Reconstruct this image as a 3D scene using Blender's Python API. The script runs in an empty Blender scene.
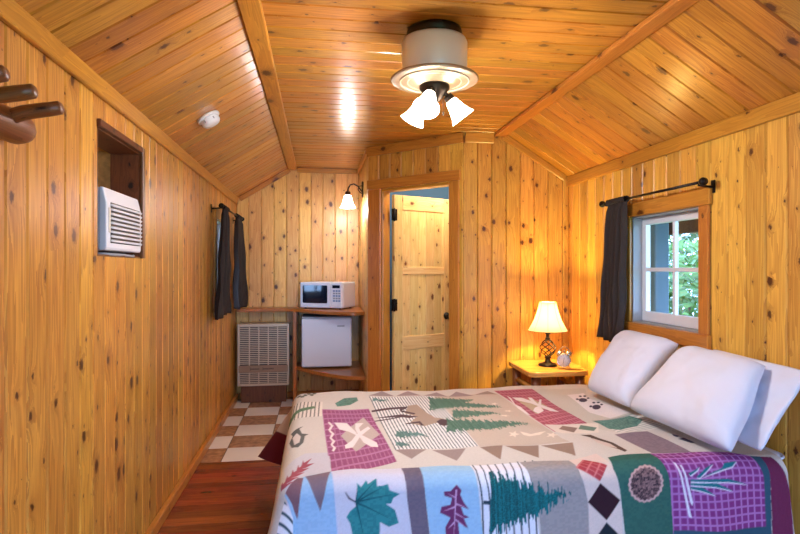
import bpy, bmesh, math, random
import numpy as np
from mathutils import Matrix, Vector, noise
random.seed(7)
R = math.radians
S = bpy.context.scene
COL = S.collection
PI = math.pi

# ------------------------------------------------------------------ materials
def lin(c):
    return tuple((x/255/12.92 if x/255 <= .04045 else ((x/255+.055)/1.055)**2.4) for x in c)
def new_mat(name):
    m = bpy.data.materials.new(name); m.use_nodes = True
    nt = m.node_tree; b = nt.nodes['Principled BSDF']
    return m, nt, b
def N(nt, t, **kw):
    n = nt.nodes.new(t)
    for k, v in kw.items():
        if k == 'op': n.operation = v
        elif k.startswith('i'): n.inputs[int(k[1:])].default_value = v
        else: setattr(n, k, v)
    return n
def L(nt, a, b): nt.links.new(a, b)
def math_n(nt, op, a, b=None, clamp=False):
    n = nt.nodes.new('ShaderNodeMath'); n.operation = op; n.use_clamp = clamp
    for i, v in enumerate((a, b)):
        if v is None: continue
        if isinstance(v, (int, float)): n.inputs[i].default_value = v
        else: nt.links.new(v, n.inputs[i])
    return n.outputs[0]
def mixc(nt, fac, a, b, mode='MIX'):
    n = nt.nodes.new('ShaderNodeMix'); n.data_type = 'RGBA'; n.blend_type = mode
    for i, v in ((0, fac), (6, a), (7, b)):
        if isinstance(v, (int, float)): n.inputs[i].default_value = v
        elif isinstance(v, tuple): n.inputs[i].default_value = (*v[:3], 1)
        else: nt.links.new(v, n.inputs[i])
    return n.outputs[2]
def simple(name, col, rough=.5, metal=0, spec=.5, bump=0, bscale=200, coat=0, noise_amt=0, nscale=20):
    m, nt, b = new_mat(name)
    c = lin(col)
    b.inputs['Base Color'].default_value = (*c, 1); b.inputs['Roughness'].default_value = rough
    b.inputs['Metallic'].default_value = metal; b.inputs['Specular IOR Level'].default_value = spec
    b.inputs['Coat Weight'].default_value = coat
    tc = N(nt, 'ShaderNodeTexCoord')
    if noise_amt:
        nz = N(nt, 'ShaderNodeTexNoise'); nz.inputs['Scale'].default_value = nscale; nz.inputs['Detail'].default_value = 3
        L(nt, tc.outputs['Object'], nz.inputs['Vector'])
        o = mixc(nt, nz.outputs[0], tuple(x*(1-noise_amt) for x in c), tuple(min(1, x*(1+noise_amt)) for x in c))
        L(nt, o, b.inputs['Base Color'])
    if bump:
        nz = N(nt, 'ShaderNodeTexNoise'); nz.inputs['Scale'].default_value = bscale
        L(nt, tc.outputs['Object'], nz.inputs['Vector'])
        bp = N(nt, 'ShaderNodeBump'); bp.inputs['Strength'].default_value = bump; bp.inputs['Distance'].default_value = .004
        L(nt, nz.outputs[0], bp.inputs['Height']); L(nt, bp.outputs[0], b.inputs['Normal'])
    return m
def emit(name, col, strength, base=None):
    m, nt, b = new_mat(name)
    c = lin(col)
    b.inputs['Base Color'].default_value = (*(lin(base) if base else c), 1)
    b.inputs['Emission Color'].default_value = (*c, 1); b.inputs['Emission Strength'].default_value = strength
    b.inputs['Roughness'].default_value = .4
    return m
def pine(name, light, dark, knot=(78, 34, 14), rough=.3, thr=.45, kscale=7.5, contrast=1.0, boardvar=.28, ksize=1.0, spec=.5, coat=0.0):
    """knotty boards; UV is in metres, u = board id + place across, v = along the grain"""
    m, nt, b = new_mat(name)
    uv = N(nt, 'ShaderNodeUVMap'); sp = N(nt, 'ShaderNodeSeparateXYZ'); L(nt, uv.outputs[0], sp.inputs[0])
    u, v = sp.outputs[0], sp.outputs[1]
    idn = math_n(nt, 'ROUND', u); ul = math_n(nt, 'SUBTRACT', u, idn)
    wn = N(nt, 'ShaderNodeTexWhiteNoise'); wn.noise_dimensions = '1D'; L(nt, idn, wn.inputs['W'])
    rs = N(nt, 'ShaderNodeSeparateXYZ'); L(nt, wn.outputs['Color'], rs.inputs[0])
    px = math_n(nt, 'ADD', ul, math_n(nt, 'MULTIPLY', rs.outputs[0], 31.0))
    py = math_n(nt, 'ADD', v, math_n(nt, 'MULTIPLY', rs.outputs[1], 47.0))
    # knots
    cv = N(nt, 'ShaderNodeCombineXYZ'); L(nt, math_n(nt, 'MULTIPLY', px, 1.5), cv.inputs[0]); L(nt, py, cv.inputs[1])
    vo = N(nt, 'ShaderNodeTexVoronoi'); vo.voronoi_dimensions = '2D'; vo.inputs['Scale'].default_value = kscale
    L(nt, cv.outputs[0], vo.inputs['Vector'])
    cs = N(nt, 'ShaderNodeSeparateColor'); L(nt, vo.outputs['Color'], cs.inputs[0])
    sel = math_n(nt, 'GREATER_THAN', cs.outputs[0], thr)
    rad = math_n(nt, 'MULTIPLY', math_n(nt, 'ADD', math_n(nt, 'MULTIPLY', math_n(nt, 'POWER', cs.outputs[1], 3.0), .15*ksize), .028*ksize), sel)
    wob = N(nt, 'ShaderNodeTexNoise'); wob.noise_dimensions = '2D'; wob.inputs['Scale'].default_value = 70; wob.inputs['Detail'].default_value = 3
    L(nt, cv.outputs[0], wob.inputs['Vector'])
    dist = math_n(nt, 'ADD', vo.outputs['Distance'], math_n(nt, 'MULTIPLY', math_n(nt, 'SUBTRACT', wob.outputs[0], .5), .16))
    dr = math_n(nt, 'DIVIDE', dist, math_n(nt, 'ADD', rad, .0001))
    core = math_n(nt, 'MULTIPLY', math_n(nt, 'SUBTRACT', 1.3, dr, True), 1.7, True)
    halo = math_n(nt, 'MULTIPLY', math_n(nt, 'DIVIDE', 1.0, math_n(nt, 'ADD', 1.0, math_n(nt, 'MULTIPLY', math_n(nt, 'MULTIPLY', dr, dr), .35))), sel)
    # grain, bent around the knots
    gv = N(nt, 'ShaderNodeCombineXYZ')
    L(nt, math_n(nt, 'ADD', math_n(nt, 'MULTIPLY', px, 26.0), math_n(nt, 'MULTIPLY', halo, 1.6)), gv.inputs[0])
    L(nt, math_n(nt, 'MULTIPLY', py, 1.1), gv.inputs[1]); L(nt, math_n(nt, 'MULTIPLY', idn, 3.7), gv.inputs[2])
    g1 = N(nt, 'ShaderNodeTexNoise'); g1.inputs['Scale'].default_value = 1.0; g1.inputs['Detail'].default_value = 2.5
    L(nt, gv.outputs[0], g1.inputs['Vector'])
    rings = math_n(nt, 'FRACT', math_n(nt, 'MULTIPLY', g1.outputs[0], 7.0))
    fv = N(nt, 'ShaderNodeCombineXYZ'); L(nt, math_n(nt, 'MULTIPLY', px, 170.0), fv.inputs[0]); L(nt, math_n(nt, 'MULTIPLY', py, 5.0), fv.inputs[1])
    g2 = N(nt, 'ShaderNodeTexNoise'); g2.inputs['Scale'].default_value = 1.0; L(nt, fv.outputs[0], g2.inputs['Vector'])
    gm = math_n(nt, 'ADD', math_n(nt, 'MULTIPLY', rings, .55*contrast), math_n(nt, 'MULTIPLY', math_n(nt, 'SUBTRACT', g2.outputs[0], .35), .5*contrast), True)
    # slow patches along a board
    pv = N(nt, 'ShaderNodeCombineXYZ'); L(nt, math_n(nt, 'MULTIPLY', px, 6.0), pv.inputs[0]); L(nt, math_n(nt, 'MULTIPLY', py, 1.6), pv.inputs[1])
    g3 = N(nt, 'ShaderNodeTexNoise'); g3.inputs['Scale'].default_value = 1.0; L(nt, pv.outputs[0], g3.inputs['Vector'])
    gm = math_n(nt, 'ADD', gm, math_n(nt, 'MULTIPLY', math_n(nt, 'SUBTRACT', g3.outputs[0], .5), .7), True)
    c = mixc(nt, gm, lin(light), lin(dark))
    val = math_n(nt, 'ADD', math_n(nt, 'MULTIPLY', rs.outputs[2], boardvar), 1-boardvar*.55)
    hs = N(nt, 'ShaderNodeHueSaturation'); L(nt, c, hs.inputs['Color']); L(nt, val, hs.inputs['Value'])
    L(nt, math_n(nt, 'ADD', math_n(nt, 'MULTIPLY', rs.outputs[0], .02), .49), hs.inputs['Hue'])
    c = mixc(nt, math_n(nt, 'MULTIPLY', halo, .5), hs.outputs[0], lin(tuple(int(a*.55+k*.45) for a, k in zip(dark, knot))))
    c = mixc(nt, math_n(nt, 'MULTIPLY', core, .95), c, lin(knot))
    L(nt, c, b.inputs['Base Color'])
    b.inputs['Roughness'].default_value = rough; b.inputs['Specular IOR Level'].default_value = spec
    b.inputs['Coat Weight'].default_value = coat; b.inputs['Coat Roughness'].default_value = .2
    bp = N(nt, 'ShaderNodeBump'); bp.inputs['Strength'].default_value = .12; bp.inputs['Distance'].default_value = .002
    L(nt, g1.outputs[0], bp.inputs['Height']); L(nt, bp.outputs[0], b.inputs['Normal'])
    return m

# ------------------------------------------------------------------ mesh builder
_bid = [0]
def bid():
    _bid[0] = (_bid[0]*1 + 1) % 1900
    return _bid[0]
class MB:
    def __init__(self): self.v = []; self.f = []; self.uv = []; self.sm = []; self.mi = []
    def add(self, verts, faces, uvs=None, smooth=False, mi=0, M=None):
        b = len(self.v)
        self.v += [tuple(M @ Vector(p)) if M is not None else tuple(p) for p in verts]
        for k, f in enumerate(faces):
            self.f.append([b+i for i in f]); self.sm.append(smooth); self.mi.append(mi)
            self.uv.append(uvs[k] if uvs else [(0.0, 0.0)]*len(f))
        return self
    def grain(self, verts, faces, axis, ident=None):
        """UVs in metres: along = axis"""
        i0 = bid() if ident is None else ident
        lo = [min(p[k] for p in verts) for k in range(3)]; hi = [max(p[k] for p in verts) for k in range(3)]
        ce = [(a+b)/2 for a, b in zip(lo, hi)]
        out = []
        o2 = [k for k in range(3) if k != axis]
        for f in faces:
            a, b_, c = (Vector(verts[f[0]]), Vector(verts[f[1]]), Vector(verts[f[2]]))
            n = (b_-a).cross(c-a); n = [abs(x) for x in n]
            d = n.index(max(n))
            if d == axis: ua, va = o2
            else: ua = [k for k in o2 if k != d][0]; va = axis
            out.append([(i0 + max(-.45, min(.45, verts[i][ua]-ce[ua])) + (.07 if d == o2[0] else 0), verts[i][va]) for i in f])
        return out
    def cbox(self, lo, hi, c=.003, axis=2, M=None, mi=0, ident=None):
        """box with chamfered edges"""
        ctr = [(a+b)/2 for a, b in zip(lo, hi)]; hf = [(b-a)/2 for a, b in zip(lo, hi)]
        c = min(c, min(hf)*.9)
        V = []; idx = {}
        for sx in (-1, 1):
            for sy in (-1, 1):
                for sz in (-1, 1):
                    s = (sx, sy, sz)
                    for k in range(3):
                        p = [ctr[j] + s[j]*(hf[j] - (0 if j == k else c)) for j in range(3)]
                        idx[(s, k)] = len(V); V.append(p)
        F = []
        for k in range(3):
            a, b = [(1, 2), (2, 0), (0, 1)][k]
            for sg in (-1, 1):
                q = []
                for (p, r) in ((-1, -1), (1, -1), (1, 1), (-1, 1)):
                    s = [0, 0, 0]; s[k] = sg; s[a] = p; s[b] = r; q.append(idx[(tuple(s), k)])
                F.append(q if sg > 0 else q[::-1])
        for k in range(3):  # edges parallel to k, between faces a and b
            a, b = [(1, 2), (2, 0), (0, 1)][k]
            for sa in (-1, 1):
                for sb in (-1, 1):
                    s0 = [0]*3; s0[a] = sa; s0[b] = sb; s0[k] = -1; s1 = list(s0); s1[k] = 1
                    s0 = tuple(s0); s1 = tuple(s1)
                    q = [idx[(s0, a)], idx[(s1, a)], idx[(s1, b)], idx[(s0, b)]]
                    F.append(q[::-1] if sa*sb > 0 else q)
        for sx in (-1, 1):
            for sy in (-1, 1):
                for sz in (-1, 1):
                    s = (sx, sy, sz); q = [idx[(s, 0)], idx[(s, 1)], idx[(s, 2)]]
                    F.append(q if sx*sy*sz > 0 else q[::-1])
        return self.add(V, F, self.grain(V, F, axis, ident), mi=mi, M=M)
    def lathe(self, prof, seg=32, M=None, mi=0, smooth=True, caps=True, flute=0, nfl=0):
        V = []; F = []; U = []
        n = len(prof)
        for i in range(seg):
            a = 2*PI*i/seg
            for r, z in prof:
                rr = r*(1+flute*math.cos(nfl*a))
                V.append((rr*math.cos(a), rr*math.sin(a), z))
        for i in range(seg):
            j = (i+1) % seg
            for k in range(n-1):
                F.append([i*n+k, j*n+k, j*n+k+1, i*n+k+1])
        if caps:
            if prof[0][0] > 1e-5: F.append([i*n for i in range(seg)][::-1])
            if prof[-1][0] > 1e-5: F.append([i*n+n-1 for i in range(seg)])
        i0 = bid()
        for f in F:
            U.append([(i0 + .1*math.sin(PI*(i//n)/seg), V[i][2]) for i in f])
        return self.add(V, F, U, smooth, mi, M)
    def tube(self, pts, r, seg=10, M=None, mi=0, closed=False, caps=True):
        P = [Vector(p) for p in pts]; n = len(P)
        rs = r if isinstance(r, (list, tuple)) else [r]*n
        V = []; F = []; U = []
        T = []
        for i in range(n):
            a = P[i-1] if (i or closed) else P[i]; b = P[(i+1) % n] if (i < n-1 or closed) else P[i]
            T.append((b-a).normalized())
        up = Vector((0, 0, 1)) if abs(T[0].z) < .9 else Vector((1, 0, 0))
        x = T[0].cross(up).normalized(); dist = 0; ds = []
        for i in range(n):
            x = (x - T[i]*x.dot(T[i])).normalized(); y = T[i].cross(x)
            if i: dist += (P[i]-P[i-1]).length
            ds.append(dist)
            for k in range(seg):
                a = 2*PI*k/seg
                V.append(tuple(P[i] + x*(rs[i]*math.cos(a)) + y*(rs[i]*math.sin(a))))
        i0 = bid()
        for i in range(n if closed else n-1):
            j = (i+1) % n
            for k in range(seg):
                l = (k+1) % seg
                F.append([i*seg+k, i*seg+l, j*seg+l, j*seg+k])
        if caps and not closed:
            F.append(list(range(seg))[::-1]); F.append([(n-1)*seg+k for k in range(seg)])
        for f in F: U.append([(i0 + .12*math.sin(PI*(i % seg)/seg), ds[i//seg]) for i in f])
        return self.add(V, F, U, True, mi, M)
    def prism(self, poly, z0, z1, M=None, mi=0, axis=0, smooth=False):
        """poly in xy extruded along z; counter-clockwise"""
        n = len(poly)
        V = [(x, y, z0) for x, y in poly] + [(x, y, z1) for x, y in poly]
        F = [list(range(n))[::-1], list(range(n, 2*n))] + [[i, (i+1) % n, n+(i+1) % n, n+i] for i in range(n)]
        return self.add(V, F, self.grain(V, F, axis), smooth, mi, M)
    def grid(self, rows, mi=0, smooth=True, M=None, closed_u=False, uvf=None):
        """rows: list of equal-length point lists"""
        m = len(rows); n = len(rows[0]); V = [p for r in rows for p in r]; F = []; U = []
        for i in range(m-1):
            for j in range(n if closed_u else n-1):
                k = (j+1) % n
                F.append([i*n+j, i*n+k, (i+1)*n+k, (i+1)*n+j])
        return self.add(V, F, None, smooth, mi, M)
    def build(self, name, mats, parent=None, bevel=0, solid=0, subsurf=0, autosmooth=None):
        me = bpy.data.meshes.new(name); me.from_pydata(self.v, [], self.f)
        ul = me.uv_layers.new(name='UVMap')
        flat = [c for f in self.uv for p in f for c in p]
        ul.data.foreach_set('uv', flat)
        me.polygons.foreach_set('use_smooth', self.sm); me.polygons.foreach_set('material_index', self.mi)
        for m in (mats if isinstance(mats, (list, tuple)) else [mats]): me.materials.append(m)
        me.update()
        o = bpy.data.objects.new(name, me); COL.objects.link(o)
        if parent: o.parent = parent
        if solid:
            md = o.modifiers.new('Solidify', 'SOLIDIFY'); md.thickness = solid; md.offset = 0
        if bevel:
            md = o.modifiers.new('Bevel', 'BEVEL'); md.width = bevel; md.segments = 3; md.limit_method = 'ANGLE'; md.angle_limit = R(35)
            md.harden_normals = False
        if subsurf:
            md = o.modifiers.new('Subdivision', 'SUBSURF'); md.levels = subsurf; md.render_levels = subsurf
        return o
def tag(o, label, cat, group=None):
    o['label'] = label; o['category'] = cat
    if group: o['group'] = group
    return o
def thing(name, label, cat, loc=(0, 0, 0), rotz=0, group=None, M=None):
    o = bpy.data.objects.new(name, None); o.empty_display_size = .05; COL.objects.link(o)
    if M is not None: o.matrix_world = M
    else: o.location = loc; o.rotation_euler = (0, 0, rotz)
    return tag(o, label, cat, group)
def struct(o):
    o['kind'] = 'structure'; return o
def frame_matrix(O, X, Y, Z):
    m = Matrix.Identity(4)
    for i, c in enumerate((X, Y, Z, O)):
        for k in range(3): m[k][i] = c[k]
    return m
def align(p0, p1):
    """matrix that puts local z along p0->p1, origin p0"""
    p0 = Vector(p0); z = (Vector(p1)-p0).normalized()
    q = Vector((0, 0, 1)).rotation_difference(z)
    return Matrix.Translation(p0) @ q.to_matrix().to_4x4()
def rr(w, h, r, n=5, cx=0, cy=0):
    """rounded rectangle outline, counter-clockwise"""
    out = []
    for sx, sy, a0 in ((1, 1, 0), (-1, 1, 90), (-1, -1, 180), (1, -1, 270)):
        for k in range(n+1):
            a = R(a0+90*k/n)
            out.append((cx+sx*(w/2-r)+r*math.cos(a), cy+sy*(h/2-r)+r*math.sin(a)))
    return out

# ------------------------------------------------------------------ room measurements
XL, XR = -.83, 1.96            # side walls
YF, YB, YW = -.75, 5.95, 4.20  # wall behind the camera, back wall, bathroom wall
ZE, ZC = 2.05, 2.38            # eaves, flat ceiling
RL, RRX = -.30, 1.43           # where the flat ceiling meets the slopes
DX0, DY0 = .43, 4.87           # far end of the angled door wall; near end (1.10, 4.20)
DX1, DY1 = 1.10, 4.20
CAMZ = 1.34

def plank_panel(name, mat, O, U, V, W, top, openings=(), bw=.12, ch=.006, thick=.02, back=.07, t0=0.0, boards=True, seed=0, pad=0.0, breaks=()):
    """boards run along V and stand side by side along U; N = U x V faces the room"""
    O, U, V = Vector(O), Vector(U), Vector(V); Nn = U.cross(V).normalized()
    mb = MB()
    topf = top if callable(top) else (lambda s: top)
    def P(s, t, n): return tuple(O + U*s + V*t + Nn*n)
    rng = random.Random(seed)
    edges = [0.0]
    while edges[-1] < W-.03: edges.append(min(W, edges[-1]+bw*rng.uniform(.96, 1.04)))
    edges[-1] = W
    marks = sorted({e for o in openings for e in (o[0], o[1])})
    for a, b in zip(edges[:-1], edges[1:]):
        ident = bid()
        cuts = [a]+[m for m in marks if a+.001 < m < b-.001]+[b]
        for s0, s1 in zip(cuts[:-1], cuts[1:]):
            mid = (s0+s1)/2
            spans = [(t0, None)]
            for (oa, ob, ta, tb) in openings:
                if oa-1e-6 < mid < ob+1e-6:
                    new = []
                    for (x0, x1) in spans:
                        hi = 99 if x1 is None else x1
                        if ta > x0: new.append((x0, min(ta, hi) if ta < hi else x1))
                        if tb < hi: new.append((max(tb, x0), x1))
                    spans = new
            c0 = ch if s0 == a else 0; c1 = ch if s1 == b else 0
            g0, g1 = (.0013 if c0 else 0), (.0013 if c1 else 0)
            prof = [(s0+g0, -thick), (s0+g0, -c0), (s0+g0+c0, 0), (s1-g1-c1, 0), (s1-g1, -c1), (s1-g1, -thick)]
            for (x0, x1) in spans:
                tt = [topf(s) if x1 is None else x1 for s, _ in prof]
                if min(tt) - x0 < .002: continue
                vs = [P(s, x0, n) for s, n in prof] + [P(s, t, n) for (s, n), t in zip(prof, tt)]
                k = 6
                fs = [[i, i+1, k+i+1, k+i] for i in range(5)] + [[5, 0, k, k+5], [k+i for i in range(6)], [5-i for i in range(6)]]
                ctr = (a+b)/2
                loc = [(s-ctr, x0) for s, n in prof] + [(s-ctr, t) for (s, n), t in zip(prof, tt)]
                uv = [[(ident+loc[i][0], loc[i][1]) for i in f] for f in fs]
                mb.add(vs, fs, uv)
    # solid wall behind the boards
    if back:
        ss = sorted({-pad, W+pad} | set(marks) | set(breaks))
        for s0, s1 in zip(ss[:-1], ss[1:]):
            mid = (s0+s1)/2
            ops = sorted([(o[2], o[3]) for o in openings if o[0] < mid < o[1]])
            cur = t0; segs = []
            for ta, tb in ops:
                if ta > cur: segs.append((cur, ta, ta))
                cur = tb
            segs.append((cur, topf(max(0, min(W, s0))), topf(max(0, min(W, s1)))))
            for x0, xa, xb in segs:
                if max(xa, xb)-x0 < .002: continue
                vs = [P(s0, x0, -thick), P(s1, x0, -thick), P(s1, xb, -thick), P(s0, xa, -thick),
                      P(s0, x0, -thick-back), P(s1, x0, -thick-back), P(s1, xb, -thick-back), P(s0, xa, -thick-back)]
                mb.add(vs, [[0, 1, 2, 3], [7, 6, 5, 4], [0, 4, 5, 1], [1, 5, 6, 2], [2, 6, 7, 3], [3, 7, 4, 0]])
    return struct(mb.build(name, mat))
SKY, FANW, SCW, TLW, BAW, EXPO = 10, 16.5, 9, 34, 24, 0.47
# ------------------------------------------------------------------ materials of the place
W_L = pine('pine_wall_left', (220, 162, 68), (156, 92, 28), rough=.36, ksize=1.2, thr=.52, contrast=1.15, boardvar=.38)  # pine tones set per wall; much of the difference is light put into colour
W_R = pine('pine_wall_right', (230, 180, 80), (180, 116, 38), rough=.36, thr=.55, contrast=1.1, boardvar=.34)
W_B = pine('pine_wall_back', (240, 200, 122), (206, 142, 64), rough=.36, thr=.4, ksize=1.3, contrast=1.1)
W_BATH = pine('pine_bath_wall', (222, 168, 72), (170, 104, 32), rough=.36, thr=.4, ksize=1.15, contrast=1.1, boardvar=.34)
W_C = pine('pine_ceiling', (202, 140, 54), (146, 84, 24), rough=.28, kscale=6.5, thr=.48, coat=.35, contrast=1.1, boardvar=.36)
TRIM = pine('pine_trim', (206, 142, 56), (162, 94, 28), rough=.3, kscale=4, thr=.55, boardvar=.12)
TRIMD = pine('dark_stained_pine', (116, 66, 32), (76, 40, 18), rough=.4, knot=(30, 14, 8))
DOORW = pine('pale_pine_door', (244, 216, 146), (220, 172, 92), rough=.4, thr=.45, knot=(110, 60, 26), ksize=1.1)
FLOORW = pine('red_wood_floor', (156, 72, 36), (98, 38, 18), rough=.26, kscale=3, thr=.85, knot=(50, 20, 10), boardvar=.5, spec=.5)
LOGW = pine('dark_log', (146, 88, 46), (92, 48, 22), rough=.4, knot=(36, 16, 8), kscale=9)
NSW = pine('amber_slab', (220, 162, 84), (176, 112, 48), rough=.25, kscale=4, thr=.5)
SHELFW = pine('amber_shelf', (196, 126, 56), (150, 84, 30), rough=.3, kscale=4, thr=.6)
OSB = simple('strand_board', (190, 140, 76), .7, noise_amt=.5, nscale=40)
WHITE = simple('white_plastic', (226, 228, 232), .35)
WHITEP = simple('white_paint', (222, 226, 232), .45)
OFFW = simple('cream_plastic', (214, 206, 190), .4)
GREYP = simple('grey_plastic', (150, 152, 156), .45)
BLACK = simple('black_metal', (24, 22, 22), .38, metal=.6)
IRON = simple('dark_bronze', (52, 42, 36), .38, metal=.7)
DARKGLASS = simple('dark_oven_glass', (20, 28, 44), .08, spec=.7)
DARKP = simple('black_plastic', (28, 28, 30), .4)
BEIGE = simple('beige_enamel', (200, 184, 160), .42, metal=.25)
BEIGE2 = simple('tan_enamel', (150, 122, 96), .45, metal=.2)
CHROME = simple('chrome', (186, 188, 196), .25, metal=.8)
NICKEL = simple('white_enamel_metal', (236, 236, 240), .3, metal=.1)
CURT = simple('charcoal_curtain', (54, 47, 44), .85, spec=.2, bump=.3, bscale=300, noise_amt=.12, nscale=60)
SHEET = simple('white_cotton', (216, 220, 234), .85, spec=.2, bump=.15, bscale=60)
TICK = simple('mattress_ticking', (206, 208, 216), .85, spec=.2)
TILEW = simple('white_marble_tile', (236, 231, 224), .22, noise_amt=.05, nscale=6)
TILEB = simple('brown_marble_tile', (168, 126, 92), .24, noise_amt=.75, nscale=22)
GROUT = simple('grout', (96, 82, 70), .8)
BLUEP = simple('blue_paint', (84, 140, 188), .6)
FACE = simple('clock_face_white', (196, 202, 214), .5)
SIDING = simple('blue_grey_siding', (84, 98, 118), .7)
ROOFU = simple('brown_soffit', (84, 58, 52), .8)
LEAF = simple('leaf_green', (78, 118, 40), .5, noise_amt=.45, nscale=3)
LEAF2 = simple('dark_leaf_green', (50, 86, 36), .5, noise_amt=.45, nscale=3)
BARK = simple('bark', (84, 66, 52), .8)
GRASS = simple('lawn', (120, 150, 84), .9, noise_amt=.35, nscale=5)
INK = simple('dark_print', (60, 50, 46), .6)
GLASSM, nt, b = new_mat('window_glass')
b.inputs['Base Color'].default_value = (1, 1, 1, 1); b.inputs['Roughness'].default_value = .02
g_t = N(nt, 'ShaderNodeBsdfTransparent'); g_g = N(nt, 'ShaderNodeBsdfGlossy'); g_g.inputs['Roughness'].default_value = .02
g_m = N(nt, 'ShaderNodeMixShader'); g_m.inputs[0].default_value = .06
L(nt, g_t.outputs[0], g_m.inputs[1]); L(nt, g_g.outputs[0], g_m.inputs[2])
L(nt, g_m.outputs[0], nt.nodes['Material Output'].inputs['Surface'])
def shade_mat(name, col, em, trans=.6, emcol=None):
    m, nt, b = new_mat(name)
    tr = N(nt, 'ShaderNodeBsdfTranslucent'); tr.inputs[0].default_value = (*lin(col), 1)
    b.inputs['Base Color'].default_value = (*lin(col), 1); b.inputs['Roughness'].default_value = .5
    b.inputs['Emission Color'].default_value = (*lin(emcol or col), 1); b.inputs['Emission Strength'].default_value = em
    mx = N(nt, 'ShaderNodeMixShader'); mx.inputs[0].default_value = trans
    L(nt, b.outputs[0], mx.inputs[1]); L(nt, tr.outputs[0], mx.inputs[2])
    L(nt, mx.outputs[0], nt.nodes['Material Output'].inputs['Surface'])
    return m
FROST = shade_mat('lit_frosted_glass', (255, 250, 240), 9.0, .4, (255, 246, 232))
FROST2 = shade_mat('lit_sconce_glass', (255, 250, 242), 7.0, .4, (255, 248, 236))
LSHADE = shade_mat('lit_cream_lampshade', (252, 238, 210), 3.0, .8, (255, 212, 130))
BULB = emit('lit_bulb', (255, 226, 180), 20)

# ------------------------------------------------------------------ shell
m_sl = (ZC-ZE)/(RL-XL)
def roof_z(x): return min(ZC, ZE+(x-XL)*m_sl, ZE+(XR-x)*(ZC-ZE)/(XR-RRX))
AC = (2.28, 2.81, 1.385, 1.885)      # opening in the left wall: y0 y1 z0 z1
WL = (4.74, 5.20, 1.0, 1.74)        # left window
WR = (2.655, 3.30, 1.0, 1.66)       # right window
WF = (-.25, 1.75, .25, 1.95)         # glazed opening added behind the camera, unseen, for cool daylight: x0 x1 z0 z1
LW = YB-YF
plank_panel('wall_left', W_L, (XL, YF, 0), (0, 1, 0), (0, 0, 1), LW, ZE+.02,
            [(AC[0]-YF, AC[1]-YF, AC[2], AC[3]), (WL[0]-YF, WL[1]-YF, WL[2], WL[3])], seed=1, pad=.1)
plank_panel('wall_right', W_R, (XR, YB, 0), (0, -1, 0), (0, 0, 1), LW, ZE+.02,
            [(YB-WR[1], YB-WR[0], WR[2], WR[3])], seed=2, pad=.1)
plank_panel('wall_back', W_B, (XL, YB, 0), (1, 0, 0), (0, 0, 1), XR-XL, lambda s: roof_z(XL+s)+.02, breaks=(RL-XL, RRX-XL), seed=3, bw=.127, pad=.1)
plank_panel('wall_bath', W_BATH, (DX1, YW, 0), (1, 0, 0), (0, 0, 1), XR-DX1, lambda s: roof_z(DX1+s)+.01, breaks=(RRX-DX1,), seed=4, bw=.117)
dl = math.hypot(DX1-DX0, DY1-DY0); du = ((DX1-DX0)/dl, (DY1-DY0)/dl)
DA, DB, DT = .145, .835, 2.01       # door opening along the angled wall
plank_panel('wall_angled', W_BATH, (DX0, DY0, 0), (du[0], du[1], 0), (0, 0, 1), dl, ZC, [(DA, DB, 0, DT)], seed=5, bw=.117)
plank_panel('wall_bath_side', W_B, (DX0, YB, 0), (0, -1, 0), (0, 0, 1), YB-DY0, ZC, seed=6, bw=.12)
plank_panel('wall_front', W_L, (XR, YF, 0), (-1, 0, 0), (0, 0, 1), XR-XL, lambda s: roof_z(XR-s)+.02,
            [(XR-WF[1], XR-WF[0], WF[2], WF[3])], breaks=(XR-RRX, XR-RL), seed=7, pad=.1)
# ceiling: flat middle with two slopes
plank_panel('ceiling', W_C, (RL, YF, ZC), (0, 1, 0), (1, 0, 0), LW, RRX-RL, seed=8, bw=.112, pad=.1)
sl = math.hypot(RL-XL, ZC-ZE)
plank_panel('ceiling_left', W_C, (XL, YF, ZE), (0, 1, 0), ((RL-XL)/sl, 0, (ZC-ZE)/sl), LW, sl, seed=9, bw=.125, pad=.1)
plank_panel('ceiling_right', W_C, (XR, YB, ZE), (0, -1, 0), ((RRX-XR)/sl, 0, (ZC-ZE)/sl), LW, sl, seed=10, bw=.125, pad=.1)
# blue painted bathroom lining
mb = MB()
mb.cbox((DX0+.10, YB-.015, 0), (XR-.001, YB-.003, ZC), .0)
mb.cbox((XR-.015, YW+.10, 0), (XR-.003, YB-.02, ZE), .0)
mb.cbox((DX0+.092, DY0+.1, 0), (DX0+.10, YB-.02, ZC), .0)
struct(mb.build('wall_bath_inner', BLUEP))
# floor
mb = MB(); y = YF; rng = random.Random(5); TY = 4.03
k = 0
while y < TY-.001:
    y2 = min(TY, y+.083)
    x = XL-.02; 
    while x < XR:
        x2 = min(XR+.02, x+rng.uniform(1.0, 2.2)); mb.cbox((x, y, -.02), (x2, y2, 0), .0015, axis=0); x = x2
    y = y2
mb.cbox((XL-.1, YF-.1, -.08), (XR+.1, TY, -.021), 0)
struct(mb.build('floor', FLOORW))
mb = MB()
T = .305
mb.cbox((XL-.1, TY, -.08), (XR+.1, YB+.1, -.004), 0, mi=2)
for r_ in range(7):
    for c_ in range(-1, 9):
        x0, x1 = XL+.163+c_*T, XL+.163+(c_+1)*T; y0, y1 = TY+r_*T, TY+(r_+1)*T
        x0, x1, y1 = max(x0, XL-.01), min(x1, XR), min(y1, YB)
        if x1-x0 < .02 or y1-y0 < .02: continue
        mb.cbox((x0+.003, y0+.003, -.01), (x1-.003, y1-.003, 0), .002, mi=0 if (r_+c_) % 2 == 0 else 1)
struct(mb.build('floor_tile', [TILEW, TILEB, GROUT]))

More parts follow.
